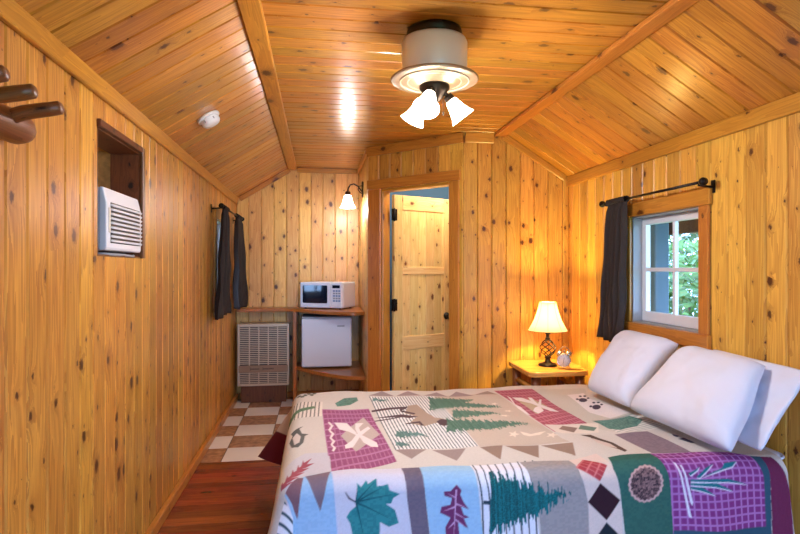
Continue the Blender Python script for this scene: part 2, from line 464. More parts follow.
# trim boards -----------------------------------------------------------
tn = [0]
def trim(boxes, mat=TRIM, name=None):
    tn[0] += 1
    mb = MB()
    for bx in boxes:
        lo, hi, ax = bx[:3]; mb.cbox(lo, hi, .004, axis=ax, M=bx[3] if len(bx) > 3 else None)
    return struct(mb.build(name or 'trim_%d' % tn[0], mat))
trim([((XL+.001, YF, ZE-.058), (XL+.022, YB-.002, ZE+.012), 1)])
trim([((XR-.022, YF, ZE-.07), (XR-.001, YW-.002, ZE+.008), 1)])
trim([((RL-.004, YF, ZC-.026), (RL+.082, YB-.002, ZC-.001), 1)])
trim([((RRX-.082, YF, ZC-.026), (RRX+.004, YW-.002, ZC-.001), 1)])
trim([((RL+.084, YB-.022, ZC-.05), (DX0-.002, YB-.001, ZC-.001), 0)])
Ms = frame_matrix((XL, YB, ZE), ((RL-XL)/sl, 0, (ZC-ZE)/sl), (0, 1, 0), (-(ZC-ZE)/sl, 0, (RL-XL)/sl))
trim([((.03, -.022, -.05), (sl-.002, -.001, -.001), 0, Ms)])
Ms2 = frame_matrix((XR, YW, ZE), ((RRX-XR)/sl, 0, (ZC-ZE)/sl), (0, 1, 0), ((ZC-ZE)/sl, 0, (XR-RRX)/sl))
trim([((.03, -.022, -.05), (sl-.002, -.001, -.001), 0, Ms2)])
trim([((DX1+.012, YW-.022, ZC-.08), (RRX-.086, YW-.001, ZC-.001), 0)])
Md = frame_matrix((DX0, DY0, 0), (du[0], du[1], 0), (-du[1], du[0], 0), (0, 0, 1))   # x along the wall, y into the bathroom
trim([((.0, -.022, ZC-.08), (dl+.006, -.001, ZC-.001), 0, Md)])
trim([((DX0-.022, DY0+.01, ZC-.05), (DX0-.001, YB-.024, ZC-.001), 1)])
# baseboards
trim([((XL+.001, YF, .001), (XL+.03, YB-.03, .062), 1)], name='baseboard_left')
trim([((XL+.03, YB-.02, .001), (DX0-.002, YB-.001, .062), 0)], name='baseboard_back')
# door casing and jambs
trim([((.004, -.024, DT+.005), (.930, -.001, DT+.085), 0, Md), ((.010, -.02, .001), (DA+.004, -.001, DT+.004), 2, Md),
      ((DB-.004, -.02, .001), (.918, -.001, DT+.004), 2, Md)], name='trim_door_casing')
trim([((DA, 0, .001), (DA+.018, .10, DT-.02), 2, Md), ((DB-.018, 0, .001), (DB, .10, DT-.02), 2, Md), ((DA, 0, DT-.019), (DB, .10, DT), 0, Md)], name='trim_door_jamb')

# ------------------------------------------------------------------ bathroom door, standing open
hx = Md @ Vector((DA+.05, .118, 0)); da = R(27)
Mdoor = Matrix.Translation(hx) @ Matrix.Rotation(da, 4, 'Z')
DW, DH = .65, 1.975
door = bpy.data.objects.new('door_1', None); COL.objects.link(door); struct(door); door.matrix_world = Mdoor
mb = MB(); x = .085
while x < DW-.09:
    x2 = min(DW-.085, x+.09); mb.cbox((x, .008, .02), (x2, .034, DH-.02), .004, axis=2); x = x2
mb.build('door_panel', DOORW, door)
for nm, lo, hi, ax in (('stile', (0, 0, .01), (.09, .042, DH), 2), ('stile', (DW-.09, 0, .01), (DW, .042, DH), 2),
                       ('rail', (.09, 0, DH-.13), (DW-.09, .042, DH), 0), ('rail', (.09, 0, 1.28), (DW-.09, .042, 1.35), 0),
                       ('rail', (.09, 0, .62), (DW-.09, .042, .74), 0), ('rail', (.09, 0, .01), (DW-.09, .042, .18), 0)):
    mb = MB(); mb.cbox(lo, hi, .005, axis=ax); mb.build(nm, DOORW, door)
for z in (1.80, 1.02, .2):
    mb = MB(); mb.cbox((-.03, -.004, z-.05), (.03, -.0005, z+.05), .001); mb.tube([(-.004, -.008, z-.055), (-.004, -.008, z+.055)], .009)
    mb.build('hinge', BLACK, door)
mb = MB(); Mk = Matrix.Translation((DW-.068, 0, .90)) @ Matrix.Rotation(R(90), 4, 'X')
mb.lathe([(.0, .0), (.032, .001), (.032, .008), (.012, .012), (.012, .03), (.024, .036), (.03, .05), (.024, .064), (0, .068)], 20, Mk)
mb.build('knob', BLACK, door)

# ------------------------------------------------------------------ windows
def window(name, M, w, hgt, depth, casing=True, mull=(1, 1), cas=.075, cmat=TRIM, sash_in=.06):
    """local x along the wall, y out of the room, z up; origin = lower corner of the opening"""
    root = bpy.data.objects.new(name, None); COL.objects.link(root); struct(root); root.matrix_world = M
    if casing:
        mb = MB()
        mb.cbox((-cas-.015, -.024, hgt), (w+cas+.015, -.001, hgt+cas+.01), .005, axis=0)
        mb.cbox((-cas-.005, -.03, -cas), (w+cas+.01, -.001, 0), .005, axis=0)
        mb.cbox((-cas, -.02, 0), (0, -.001, hgt), .005, axis=2); mb.cbox((w, -.02, 0), (w+cas, -.001, hgt), .005, axis=2)
        mb.build('window_casing', cmat, root)
    mb = MB()
    mb.cbox((0, .001, -.001), (w, depth, .010), 0, axis=0); mb.cbox((0, .001, hgt-.010), (w, depth, hgt+.001), 0, axis=0)
    mb.cbox((-.001, .001, .0101), (.010, depth, hgt-.0101), 0, axis=2); mb.cbox((w-.010, .001, .0101), (w+.001, depth, hgt-.0101), 0, axis=2)
    mb.build('window_jamb', GREYP, root)
    fr = .052; mb = MB(); y0, y1 = sash_in, sash_in+.032
    mb.cbox((.0105, y0, .0105), (w-.0105, y1, fr+.02), .003); mb.cbox((.0105, y0, hgt-fr), (w-.0105, y1, hgt-.0105), .003)
    mb.cbox((.0105, y0, fr+.02), (fr, y1, hgt-fr), .003); mb.cbox((w-fr, y0, fr+.02), (w-.0105, y1, hgt-fr), .003)
    mb.build('sash', WHITEP, root)
    for i in range(mull[0]):
        x = w*(i+1)/(mull[0]+1); mb = MB(); mb.cbox((x-.012, y0+.004, fr), (x+.012, y1-.004, hgt-fr), .003); mb.build('muntin', WHITEP, root)
    for i in range(mull[1]):
        z = hgt*(i+1)/(mull[1]+1); mb = MB(); mb.cbox((fr, y0+.002, z-.012), (w-fr, y1-.002, z+.012), .003); mb.build('muntin', WHITEP, root)
    mb = MB(); mb.cbox((fr-.005, y0+.013, fr), (w-fr+.005, y0+.018, hgt-fr), 0); mb.build('pane', GLASSM, root)
    return root
Mw = frame_matrix((XR, WR[1], WR[2]), (0, -1, 0), (1, 0, 0), (0, 0, 1))
window('window_1', Mw, WR[1]-WR[0], WR[3]-WR[2], .10)
Mw = frame_matrix((XL, WL[0], WL[2]), (0, 1, 0), (-1, 0, 0), (0, 0, 1))
window('window_2', Mw, WL[1]-WL[0], WL[3]-WL[2], .10)
Mw = frame_matrix((WF[1], YF, WF[2]), (-1, 0, 0), (0, -1, 0), (0, 0, 1))
window('added_window', Mw, WF[1]-WF[0], WF[3]-WF[2], .10)  # added out of view to let daylight onto the near side

# ------------------------------------------------------------------ curtains on rods
def rod(label, p0, p1, wallx, name='curtain_rod', group=None):
    p0, p1 = Vector(p0), Vector(p1); d = (p1-p0).normalized(); T0 = Vector((p0.x, (p0.y+p1.y)/2, p0.z))
    t = thing(name, label, 'curtain rod', T0, group=group)
    a, b = p0-T0, p1-T0
    mb = MB(); mb.tube([a, b], .0075, 12); mb.build('rod', BLACK, t)
    for e, s in ((a, -1), (b, 1)):
        mb = MB(); mb.lathe([(0, -.008), (.009, -.006), (.009, .0), (.018, .008), (.022, .02), (.017, .033), (0, .038)], 16, align(e, e+d*s)); mb.build('finial', BLACK, t)
    for f in (.018, .982):
        q = a.lerp(b, f); wx = wallx-T0.x; sg = -1 if wx > 0 else 1
        mb = MB(); mb.tube([(q.x, q.y, q.z-.012), (wx+sg*.003, q.y, q.z-.02)], .006, 8)
        mb.cbox((min(wx+sg*.001, wx+sg*.006), q.y-.014, q.z-.05), (max(wx+sg*.001, wx+sg*.006), q.y+.014, q.z+.015), .001)
        mb.build('bracket', BLACK, t)
    return t
def curtain(label, x, ya, yb, yc, yd, zt, zb, folds, amp, seed, lean=0.0, group=None):
    rz = zt; zt = zt-.0105
    """top from ya to yb on the rod, bottom from yc to yd"""
    rng = random.Random(seed); rows = []; n = folds*12; m = 34
    ph = [rng.uniform(-.5, .5) for _ in range(folds+2)]
    y0, z0 = (ya+yb)/2, zb
    for i in range(m+1):
        f = i/m; z = zt+(zb-zt)*f; row = []
        g = f**.7
        for j in range(n+1):
            s = j/n
            yt = ya+(yb-ya)*s; yy = yc+(yd-yc)*s
            y = yt+(yy-yt)*g + .010*math.sin(5*f+7*s+seed)*f
            k = s*folds
            a = amp*(.55+.45*f)*(1+.35*math.sin(k*1.7+seed))
            xx = a*math.cos(2*PI*k+ph[int(k)]*.6*f) + .006*math.sin(14*f+9*s+seed)*(f+.2)
            if i < 2: xx *= .55
            row.append((x+xx+lean*f, y, z-z0 + (.012*math.sin(6*s+seed) if i == m else 0)))
        rows.append([(p[0]-x, p[1]-y0, p[2]) for p in row])
    mb = MB(); mb.grid(rows)
    o = mb.build('curtain', CURT, None, solid=.004); o.location = (x, y0, z0)
    # gathered sleeve round the rod
    mb = MB(); pts = []; rs = []
    for j in range(n+1):
        s = j/n; pts.append((0, ya+(yb-ya)*s-y0, rz-z0)); rs.append(.0165+.004*math.cos(2*PI*s*folds*2))
    mb.tube(pts, rs, 14, caps=False); mb.build('rod_sleeve', CURT, o)
    return tag(o, label, 'curtain', group)
rod('black rod with ball finials above the window over the bed', (1.875, 3.50, 1.765), (1.875, 2.545, 1.765), XR)
curtain('charcoal curtain pushed to the left of the window over the bed', 1.875, 3.44, 3.22, 3.54, 3.27, 1.765, .875, 5, .026, 2)
rod('black curtain rod on the left wall near the back corner', (-.745, 4.56, 1.825), (-.745, 5.74, 1.825), XL)
curtain('dark curtain on the left wall, the panel nearer to the camera', -.745, 4.62, 4.84, 4.42, 5.02, 1.825, .955, 4, .030, 4, lean=-.022)
curtain('dark curtain on the left wall, in the corner beside the heater', -.745, 5.36, 5.62, 5.24, 5.80, 1.825, .968, 5, .030, 6, lean=.015)

# ------------------------------------------------------------------ air conditioner in its wall opening
mb = MB(); ya, yb, za, zb = AC
mb.cbox((XL-.13, ya-.001, zb-.012), (XL-.001, yb+.001, zb+.015), 0, axis=1, mi=0); mb.cbox((XL-.13, ya-.001, za), (XL-.001, ya+.012, zb), 0, axis=2, mi=0)
mb.cbox((XL-.13, yb-.012, za), (XL-.001, yb+.001, zb), 0, axis=2, mi=0); mb.cbox((XL-.13, ya, za-.001), (XL-.001, yb, za+.008), 0, axis=1, mi=0)
mb.cbox((XL-.42, ya-.015, zb), (XL-.13, yb+.015, zb+.015), 0, mi=1); mb.cbox((XL-.42, ya-.015, za-.015), (XL-.13, ya, zb), 0, mi=1)
mb.cbox((XL-.42, yb, za-.015), (XL-.13, yb+.015, zb), 0, mi=1); mb.cbox((XL-.42, ya, za-.015), (XL-.13, yb, za), 0, mi=1); mb.cbox((XL-.435, ya-.015, za-.015), (XL-.42, yb+.015, zb+.015), 0, mi=1)
mb.cbox((XL+.001, yb-.012, za), (XL+.016, yb+.022, zb+.022), .002, axis=2, mi=0); mb.cbox((XL+.001, ya-.006, zb-.006), (XL+.016, yb-.013, zb+.022), .002, axis=1, mi=0)
struct(mb.build('trim_cooler_opening', [TRIMD, OSB]))
A0 = Vector((XL+.012, 2.562, 1.41))
ac = thing('air_conditioner', 'small white air conditioner set in an opening in the left wall', 'air conditioner', A0)
hw, ah = .212, .25
mb = MB(); mb.cbox((-.34, -hw, .0), (-.028, hw, ah), .012); mb.build('housing', WHITE, ac)
mb = MB(); prof = [(-.03, 0), (-.004, 0), (0, .012), (0, .19), (-.014, ah), (-.03, ah)]
V = [(x, -hw-.004, z) for x, z in prof]+[(x, hw+.004, z) for x, z in prof]; k = len(prof)
mb.add(V, [[i, (i+1) % k, k+(i+1) % k, k+i] for i in range(k)]+[list(range(k))[::-1], list(range(k, 2*k))])
mb.build('front_cover', WHITE, ac, bevel=.006)
mb = MB(); mb.cbox((.0005, -hw+.035, .03), (.0016, hw-.02, .192), .0003); mb.build('louver_gap_shade', DARKP, ac)  # flat dark plate standing in for the shade between louvers
for i in range(9):
    z = .04+i*.0178; mb = MB(); mb.cbox((-.0005, -hw+.035, -.0042), (.0105, hw-.02, .0042), .0015, M=Matrix.Translation((.002, 0, z)) @ Matrix.Rotation(R(18), 4, 'Y')); mb.build('louver', WHITE, ac)
mb = MB(); mb.cbox((.0005, -hw+.012, .07), (.004, -hw+.03, .17), .002); mb.build('control_strip', OFFW, ac)
mb = MB(); mb.tube([(-.05, -hw+.02, -.012), (.0, -hw+.08, -.016), (-.02, .02, -.014), (.0, .1, -.018), (-.03, hw-.01, -.013)], .006, 8); mb.build('cable', GREYP, ac)
mb = MB(); mb.cbox((-.33, -hw+.02, -.024), (-.06, hw-.02, -.0005), .003); mb.build('support_rail', DARKP, ac)

# ------------------------------------------------------------------ coat rack of logs
cr = thing('coat_rack', 'log coat rack with round wooden pegs on the left wall', 'coat rack', (XL+.042, 1.3, 1.705))
mb = MB(); rng = random.Random(3); pts = []; rs = []
for i in range(25):
    f = i/24; pts.append((.003*math.sin(9*f), -.42+.77*f, .004*math.sin(7*f+1))); rs.append(.040+.003*math.sin(13*f+2))
rs[-1] = .033; rs[0] = .033
mb.tube(pts, rs, 16); mb.build('log_rail', LOGW, cr)
for y in (.225, .09, -.03, -.17, -.31):
    mb = MB(); mb.tube([(.01, y, .002), (.06, y+.004, .024), (.12, y+.008, .036), (.142, y+.010, .041), (.147, y+.010, .042)], [.019, .0185, .018, .017, .011], 14); mb.build('peg', LOGW, cr)

# ------------------------------------------------------------------ smoke detector on the left slope
nrm = Vector(((ZC-ZE)/sl, 0, -(RL-XL)/sl))
sx = -.61; P0 = Vector((sx, 3.27, ZE+(sx-XL)*m_sl))
q = Vector((0, 0, 1)).rotation_difference(nrm)
sd = thing('smoke_detector', 'round white smoke detector on the left ceiling slope', 'smoke detector', M=Matrix.Translation(P0+nrm*.001) @ q.to_matrix().to_4x4())
mb = MB(); mb.lathe([(.0, 0), (.066, 0), (.066, .012), (.060, .016), (0, .016)], 32); mb.build('base', WHITE, sd)
mb = MB(); mb.lathe([(.055, .016), (.052, .022), (.052, .040), (.044, .050), (.02, .054), (0, .054)], 32); mb.build('cover', WHITE, sd)
for i in range(18):
    a = 2*PI*i/18; mb = MB(); mb.cbox((.050, -.003, .024), (.054, .003, .038), .0005, M=Matrix.Rotation(a, 4, 'Z'))
    if i % 3 == 0: mb.build('vent', GREYP, sd)

# ------------------------------------------------------------------ ceiling fan
FX, FY = .505, 2.42
fan = thing('ceiling_fan', 'white hugger ceiling fan with three lit glass shades', 'ceiling fan', (FX, FY, ZC-.001))
mb = MB(); mb.lathe([(0, 0), (.118, 0), (.122, -.014), (.112, -.044), (0, -.044)][::-1], 40); mb.build('canopy', IRON, fan)
mb = MB(); mb.lathe([(0, -.20), (.136, -.20), (.142, -.187), (.144, -.06), (.138, -.046), (0, -.0445)], 48); mb.build('motor_housing', NICKEL, fan)
mb = MB(); mb.lathe([(0, -.241), (.085, -.241), (.10, -.229), (.16, -.221), (.186, -.222), (.193, -.215), (.186, -.207), (.15, -.203), (0, -.2005)], 56); pl = mb.build('bottom_plate', simple('champagne_metal', (176, 158, 138), .35, metal=.5), fan)
for rr_ in (.118, .15):
    mb = MB(); mb.tube([(rr_*math.cos(2*PI*i/48), rr_*math.sin(2*PI*i/48), -.2245) for i in range(48)], .0035, 8, closed=True); mb.build('ring', OFFW, pl)
mb = MB(); mb.lathe([(0, -.31), (.022, -.31), (.034, -.295), (.05, -.274), (.066, -.255), (.066, -.2415), (0, -.2415)], 32); mb.build('light_fitter', IRON, fan)
BELL = [(.020, 0), (.027, .006), (.033, .03), (.040, .058), (.050, .086), (.062, .106), (.0605, .107), (.048, .087), (.038, .059), (.031, .031), (.024, .008)]
LAMPS = []
for az in (4, 128, 243):
    a = R(az); d = Vector((math.cos(a), math.sin(a), 0))
    p0 = Vector((0, 0, -.274))+d*.036; p1 = Vector((0, 0, -.280))+d*.058
    ax = (d*.62+Vector((0, 0, -.78))).normalized()
    mb = MB(); mb.tube([p0, (p0+p1)/2+Vector((0, 0, .004)), p1, p1+ax*.012], .009, 10); mb.lathe([(0, 0), (.02, 0), (.022, .01), (.022, .026), (0, .026)], 20, align(p1, p1+ax)); arm = mb.build('lamp_arm', IRON, fan)
    s0 = p1+ax*.022
    mb = MB(); mb.lathe([(r_*.92, z*.92) for r_, z in BELL], 32, align(s0, s0+ax), caps=False); sh = mb.build('glass_shade', FROST, fan)
    mb = MB(); mb.lathe([(0, .01), (.012, .012), (.014, .03), (.023, .05), (.021, .07), (.010, .08), (0, .082)], 16, align(s0, s0+ax)); mb.build('bulb', BULB, sh)
    LAMPS.append((Vector((FX, FY, ZC))+s0+ax*.108, ax))
mb = MB(); mb.tube([(.03, -.03, -.28), (.032, -.032, -.36)], .0014, 6); mb.lathe([(0, 0), (.004, .003), (.004, .016), (0, .02)], 10, Matrix.Translation((.032, -.032, -.38))); mb.build('pull_chain', IRON, fan)

# ------------------------------------------------------------------ wall sconce
sc = thing('wall_sconce', 'dark metal wall sconce with lit white glass shade above the microwave', 'wall lamp', (DX0-.001, 5.38, 2.09))
mb = MB(); mb.cbox((-.016, -.03, -.075), (-.001, .03, .075), .006); mb.build('back_plate', IRON, sc)
pts = [(-.014, 0, -.02), (-.05, 0, .03), (-.09, 0, .052), (-.125, 0, .042), (-.145, 0, .008), (-.148, 0, -.02)]
mb = MB(); mb.tube(pts, .007, 10); mb.tube([(-.014, 0, .035), (-.04, 0, .03), (-.05, 0, .0), (-.03, 0, -.03), (-.014, 0, -.035)], .005, 8); mb.build('arm', IRON, sc)
mb = MB(); mb.lathe([(0, -.06), (.026, -.06), (.026, -.03), (.014, -.018), (0, -.018)], 20, Matrix.Translation((-.148, 0, 0))); mb.build('socket', IRON, sc)
SB = [(r*1.22, -.055-z*1.15) for r, z in BELL]
mb = MB(); mb.lathe(SB, 32, Matrix.Translation((-.148, 0, 0)), caps=False); sh = mb.build('glass_shade', FROST2, sc)
mb = MB(); mb.lathe([(0, -.15), (.01, -.148), (.024, -.125), (.022, -.10), (.012, -.08), (.012, -.062), (0, -.061)], 16, Matrix.Translation((-.148, 0, 0))); mb.build('bulb', BULB, sh)
SCP = Vector((DX0-.149, 5.38, 2.09-.20))

# ------------------------------------------------------------------ corner unit: counter, divider, lower shelf
def smooth_curve(P, n=8):
    out = []
    for i in range(len(P)-1):
        p0, p1, p2, p3 = P[max(i-1, 0)], P[i], P[i+1], P[min(i+2, len(P)-1)]
        for k in range(n):
            t = k/n
            out.append(tuple(.5*(2*p1[j]+(-p0[j]+p2[j])*t+(2*p0[j]-5*p1[j]+4*p2[j]-p3[j])*t*t+(-p0[j]+3*p1[j]-3*p2[j]+p3[j])*t**3) for j in range(2)))
    return out+[P[-1]]
cu = thing('corner_shelf_unit', 'built-in amber wood corner shelf holding the microwave and fridge', 'shelf unit', (-.21, 5.95, 0))
def loc(P): return [(x+.21, y-5.95) for x, y in P]
front = smooth_curve([(-.80, 5.735), (-.50, 5.735), (-.24, 5.69), (-.03, 5.40), (.16, 5.22), (.31, 5.15), (.426, 5.20)])
mb = MB(); mb.prism(loc([(XL+.034, 5.94), (XL+.034, 5.735)]+front[8:]+[(.426, 5.94)]), .905, .938); mb.build('counter_top', SHELFW, cu, bevel=.004)
mb = MB(); mb.cbox((-.036, -.26, .001), (-.0, -.025, .904), .003, axis=2); mb.build('divider', SHELFW, cu)
fl = smooth_curve([(-.208, 5.66), (-.03, 5.40), (.14, 5.20), (.30, 5.08), (.426, 5.06)])
mb = MB(); mb.prism(loc([(-.208, 5.92)]+fl+[(.426, 5.92)]), .330, .364); mb.build('lower_shelf', SHELFW, cu, bevel=.004)
mb = MB(); mb.cbox((.002, -.05, .28), (.63, -.026, .329), .003, axis=0); mb.build('cleat', SHELFW, cu)

# ------------------------------------------------------------------ microwave
mo = thing('microwave', 'white microwave oven turned slightly on the corner counter', 'microwave', (.10, 5.675, .939), R(-28))
w2, d2, mh = .23, .155, .262
mb = MB(); mb.cbox((-w2, -d2+.022, .012), (w2, d2, mh), .01); mb.build('body', WHITE, mo)
mb = MB(); mb.cbox((-w2, -d2, .012), (w2-.125, -d2+.021, mh), .008); dr = mb.build('door', WHITE, mo)
mb = MB(); mb.prism(rr(.27, .175, .012, cx=-w2+.165, cy=.145), 0, .002, frame_matrix((0, -d2-.0005, 0), (1, 0, 0), (0, 0, 1), (0, -1, 0))); mb.build('door_window', DARKGLASS, dr)
mb = MB(); mb.cbox((w2-.123, -d2, .012), (w2, -d2+.021, mh), .008); cp = mb.build('control_panel', WHITE, mo)
mb = MB(); mb.cbox((w2-.105, -d2-.002, .205), (w2-.025, -d2-.0005, .235), .0005); mb.build('display', DARKGLASS, cp)
for r_ in range(5):
    for c_ in range(3):
        x = w2-.098+c_*.028; z = .075+r_*.024
        mb = MB(); mb.cbox((x, -d2-.003, z), (x+.022, -d2-.0005, z+.016), .001); mb.build('button', GREYP if r_ % 2 else simple('blue_grey_key', (110, 140, 176), .5) if (r_ == 0 and c_ == 0) else bpy.data.materials.get('blue_grey_key') or GREYP, cp)
mb = MB(); mb.cbox((w2-.095, -d2-.006, .03), (w2-.035, -d2-.0005, .06), .003); mb.build('release_button', WHITE, cp)
for sx in (-1, 1):
    for sy in (-1, 1):
        mb = MB(); mb.lathe([(0, 0), (.012, 0), (.012, .0119), (0, .0119)], 12, Matrix.Translation((sx*(w2-.04), sy*(d2-.04), 0))); mb.build('foot', DARKP, mo)

# ------------------------------------------------------------------ small fridge
fr = thing('mini_fridge', 'white mini fridge on the lower corner shelf', 'fridge', (.085, 5.5, .365))
mb = MB(); mb.cbox((-.24, .045, .012), (.24, .42, .50), .006); mb.build('cabinet', simple('grey_fridge_side', (120, 122, 128), .5), fr)
mb = MB(); mb.cbox((-.24, 0, .016), (.24, .043, .485), .01); dr = mb.build('door', WHITE, fr)
mb = MB(); mb.cbox((-.24, .004, .4865), (.24, .0445, .502), .004); mb.build('top_cap', GREYP, fr)
mb = MB(); mb.cbox((.10, -.0015, .405), (.17, -.0003, .417), .0002); mb.build('badge', GREYP, dr)
for x in (-.2, .2):
    mb = MB(); mb.lathe([(0, 0), (.014, 0), (.014, .0119), (0, .0119)], 12, Matrix.Translation((x, .38, 0))); mb.build('foot', DARKP, fr)
    mb = MB(); mb.lathe([(0, 0), (.014, 0), (.014, .0119), (0, .0119)], 12, Matrix.Translation((x, .10, 0))); mb.build('foot', DARKP, fr)

# ------------------------------------------------------------------ wall heater
ht = thing('wall_heater', 'beige slatted gas wall heater under the counter in the corner', 'heater', (-.535, 5.72, .001))
hw, z0, z1 = .250, .172, .785
mb = MB(); mb.cbox((-hw, .012, z0), (hw, .20, z1), .01); mb.build('casing', BEIGE, ht)
mb = MB(); mb.cbox((-hw+.02, .008, z0+.02), (hw-.02, .0115, z1-.02), .001); mb.build('dark_back', DARKP, ht)
mb = MB()
for lo, hi in (((-hw, -.008, z0), (-hw+.022, .011, z1)), ((hw-.022, -.008, z0), (hw, .011, z1)), ((-hw+.022, -.008, z0), (hw-.022, .011, z0+.022)), ((-hw+.022, -.008, z1-.03), (hw-.022, .011, z1))): mb.cbox(lo, hi, .003)
mb.build('frame', BEIGE, ht)
for i in range(4):
    x = -hw+.022+(2*hw-.044)*(i+1)/5; mb = MB(); mb.cbox((x-.005, -.006, z0+.022), (x+.005, .006, z1-.03), .001); mb.build('upright', BEIGE, ht)
zz = z0+.034; sl_ = []
while zz < z1-.035:
    if not (z0+.128 < zz < z0+.215): sl_.append(zz)
    zz += .0185
for z in sl_:
    mb = MB(); mb.cbox((-hw+.022, -.004, z-.0045), (hw-.022, .004, z+.0045), .001); mb.build('slat', BEIGE, ht)
mb = MB(); mb.cbox((-hw+.012, -.012, z0+.135), (hw-.012, -.0045, z0+.205), .002); bd = mb.build('name_band', BEIGE2, ht)
mb = MB(); rng = random.Random(2)
for x0, n_ in ((-.13, 8), (-.01, 10)):
    pts = []
    for i in range(n_*5):
        t = i/5; pts.append((x0+t*.0115+.004*math.sin(t*6.3), -.0125, z0+.168+(.016 if i < 5 else .008)*math.sin(t*6.3+.5)))
    mb.tube(pts, .0016, 5)
mb.build('script_emblem', INK, bd)
mb = MB(); mb.cbox((-hw+.03, .03, .0), (hw-.03, .19, z0-.001), .002); mb.build('plinth', TRIMD, ht)

# ------------------------------------------------------------------ nightstand
NZ = .63
ns = thing('nightstand', 'rustic amber wood nightstand in the corner beside the bed', 'nightstand', (1.64, 3.86, 0))
top = [(-.222, -.19), (-.185, -.222), (.16, -.212), (.205, -.20), (.225, -.165), (.265, .285), (.20, .30), (-.18, .30), (-.20, .27)]
mb = MB(); mb.prism(top, NZ-.034, NZ); mb.build('top', NSW, ns, bevel=.007)
for x, y in ((-.15, -.15), (.17, -.15), (-.15, .23), (.2, .23)):
    mb = MB(); mb.tube([(x, y, 0), (x+.003, y, .2), (x-.002, y, .42), (x, y, NZ-.035)], [.034, .032, .031, .033], 14); mb.build('leg', LOGW, ns)
for p, q_ in (((-.15, -.15, .50), (.17, -.15, .50)), ((-.15, -.15, .50), (-.15, .23, .50)), ((.17, -.15, .5), (.2, .23, .5))):
    mb = MB(); mb.tube([p, q_], .02, 12); mb.build('stretcher', NSW, ns)
mb = MB(); mb.cbox((-.16, -.16, .17), (.19, .24, .195), .004, axis=0); mb.build('lower_shelf', NSW, ns)

# ------------------------------------------------------------------ table lamp
tl = thing('table_lamp', 'lit table lamp with cream bell shade and twisted iron cage base', 'lamp', (1.655, 3.90, NZ+.0005))
mb = MB(); mb.lathe([(0, 0), (.066, 0), (.068, .008), (.060, .016), (.04, .022), (.022, .030), (.018, .052), (.026, .058), (.026, .064), (.012, .070), (0, .070)], 28); mb.build('base', IRON, tl)
for k in range(6):
    pts = []
    for i in range(25):
        f = i/24; a = 2*PI*k/6 + f*PI*1.0; r_ = .008+.048*math.sin(PI*f)**.8
        pts.append((r_*math.cos(a), r_*math.sin(a), .066+.125*f))
    mb = MB(); mb.tube(pts, .0042, 7); mb.build('cage_bar', IRON, tl)
mb = MB(); mb.lathe([(0, .188), (.014, .188), (.02, .196), (.014, .204), (.012, .225), (.02, .232), (.02, .262), (0, .262)], 18); mb.build('stem', IRON, tl)
SHP = [(.140, 0), (.116, .040), (.094, .085), (.077, .135), (.066, .175), (.060, .205)]
mb = MB(); mb.lathe([(r_, z+.255) for r_, z in SHP], 48, caps=False, flute=.012, nfl=8); shd = mb.build('lamp_shade', LSHADE, tl, solid=.0015)
for rr_, z in ((.141, .255), (.0607, .46)):
    mb = MB(); mb.tube([(rr_*math.cos(2*PI*i/48), rr_*math.sin(2*PI*i/48), z) for i in range(48)], .0025, 6, closed=True); mb.build('shade_trim', simple('tan_binding', (196, 164, 112), .8) if z < .3 else bpy.data.materials['tan_binding'], shd)
for k in range(8):
    a = 2*PI*(k+.5)/8; mb = MB(); mb.tube([((r_*.989+.001)*math.cos(a), (r_*.989+.001)*math.sin(a), z+.255) for r_, z in SHP], .0012, 5); mb.build('seam', bpy.data.materials['tan_binding'], shd)
mb = MB(); mb.lathe([(0, .262), (.012, .264), (.014, .29), (.026, .325), (.022, .35), (0, .362)], 16); mb.build('bulb', BULB, tl)
LP = Vector((1.655, 3.90, NZ+.39))

# ------------------------------------------------------------------ alarm clock
ck = thing('alarm_clock', 'chrome twin-bell alarm clock on the nightstand', 'clock', (1.722, 3.77, NZ+.0005), R(-34))
Mc = frame_matrix((0, .03, .058), (1, 0, 0), (0, 0, 1), (0, -1, 0))
mb = MB(); mb.lathe([(0, 0), (.040, 0), (.046, .006), (.046, .044), (.049, .050), (.046, .056), (.042, .052), (0, .052)], 36, Mc); mb.build('case', CHROME, ck)
mb = MB(); mb.lathe([(0, .0522), (.041, .0522), (.041, .0532), (0, .0532)], 32, Mc); dl_ = mb.build('dial', FACE, ck)
for k in range(12):
    mb = MB(); mb.cbox((-.0012, .032, .0533), (.0012, .038, .0539), .0002, M=Mc @ Matrix.Rotation(-2*PI*k/12, 4, 'Z')); mb.build('hour_mark', INK, dl_)
for an, ln in ((-10, .022), (170, .031)):
    mb = MB(); mb.cbox((-.0013, -.004, .054), (.0013, ln, .0546), .0002, M=Mc @ Matrix.Rotation(R(an), 4, 'Z')); mb.build('hand', DARKP, dl_)
for s in (-1, 1):
    ax = Vector((s*.6, 0, .8)); p = Vector((s*.030, .004, .098))
    mb = MB(); mb.lathe([(.024, 0), (.0225, .009), (.016, .018), (.006, .023), (0, .024)], 24, align(p, p+ax)); mb.tube([p-ax*.014, p+ax*.002], .003, 8); mb.build('bell', CHROME, ck)
    mb = MB(); mb.tube([(s*.028, .004, .024), (s*.04, .004, 0.002)], [.005, .003], 8); mb.build('foot', CHROME, ck)
mb = MB(); mb.tube([(0, .004, .1), (0, .004, .122)], .002, 6); mb.cbox((-.006, 0, .119), (.006, .008, .127), .001); mb.build('hammer', CHROME, ck)
mb = MB(); mb.tube([(-.04+.08*i/14, .006, .122+.03*math.sin(PI*i/14)) for i in range(15)], .0025, 7); mb.build('carry_handle', CHROME, ck)
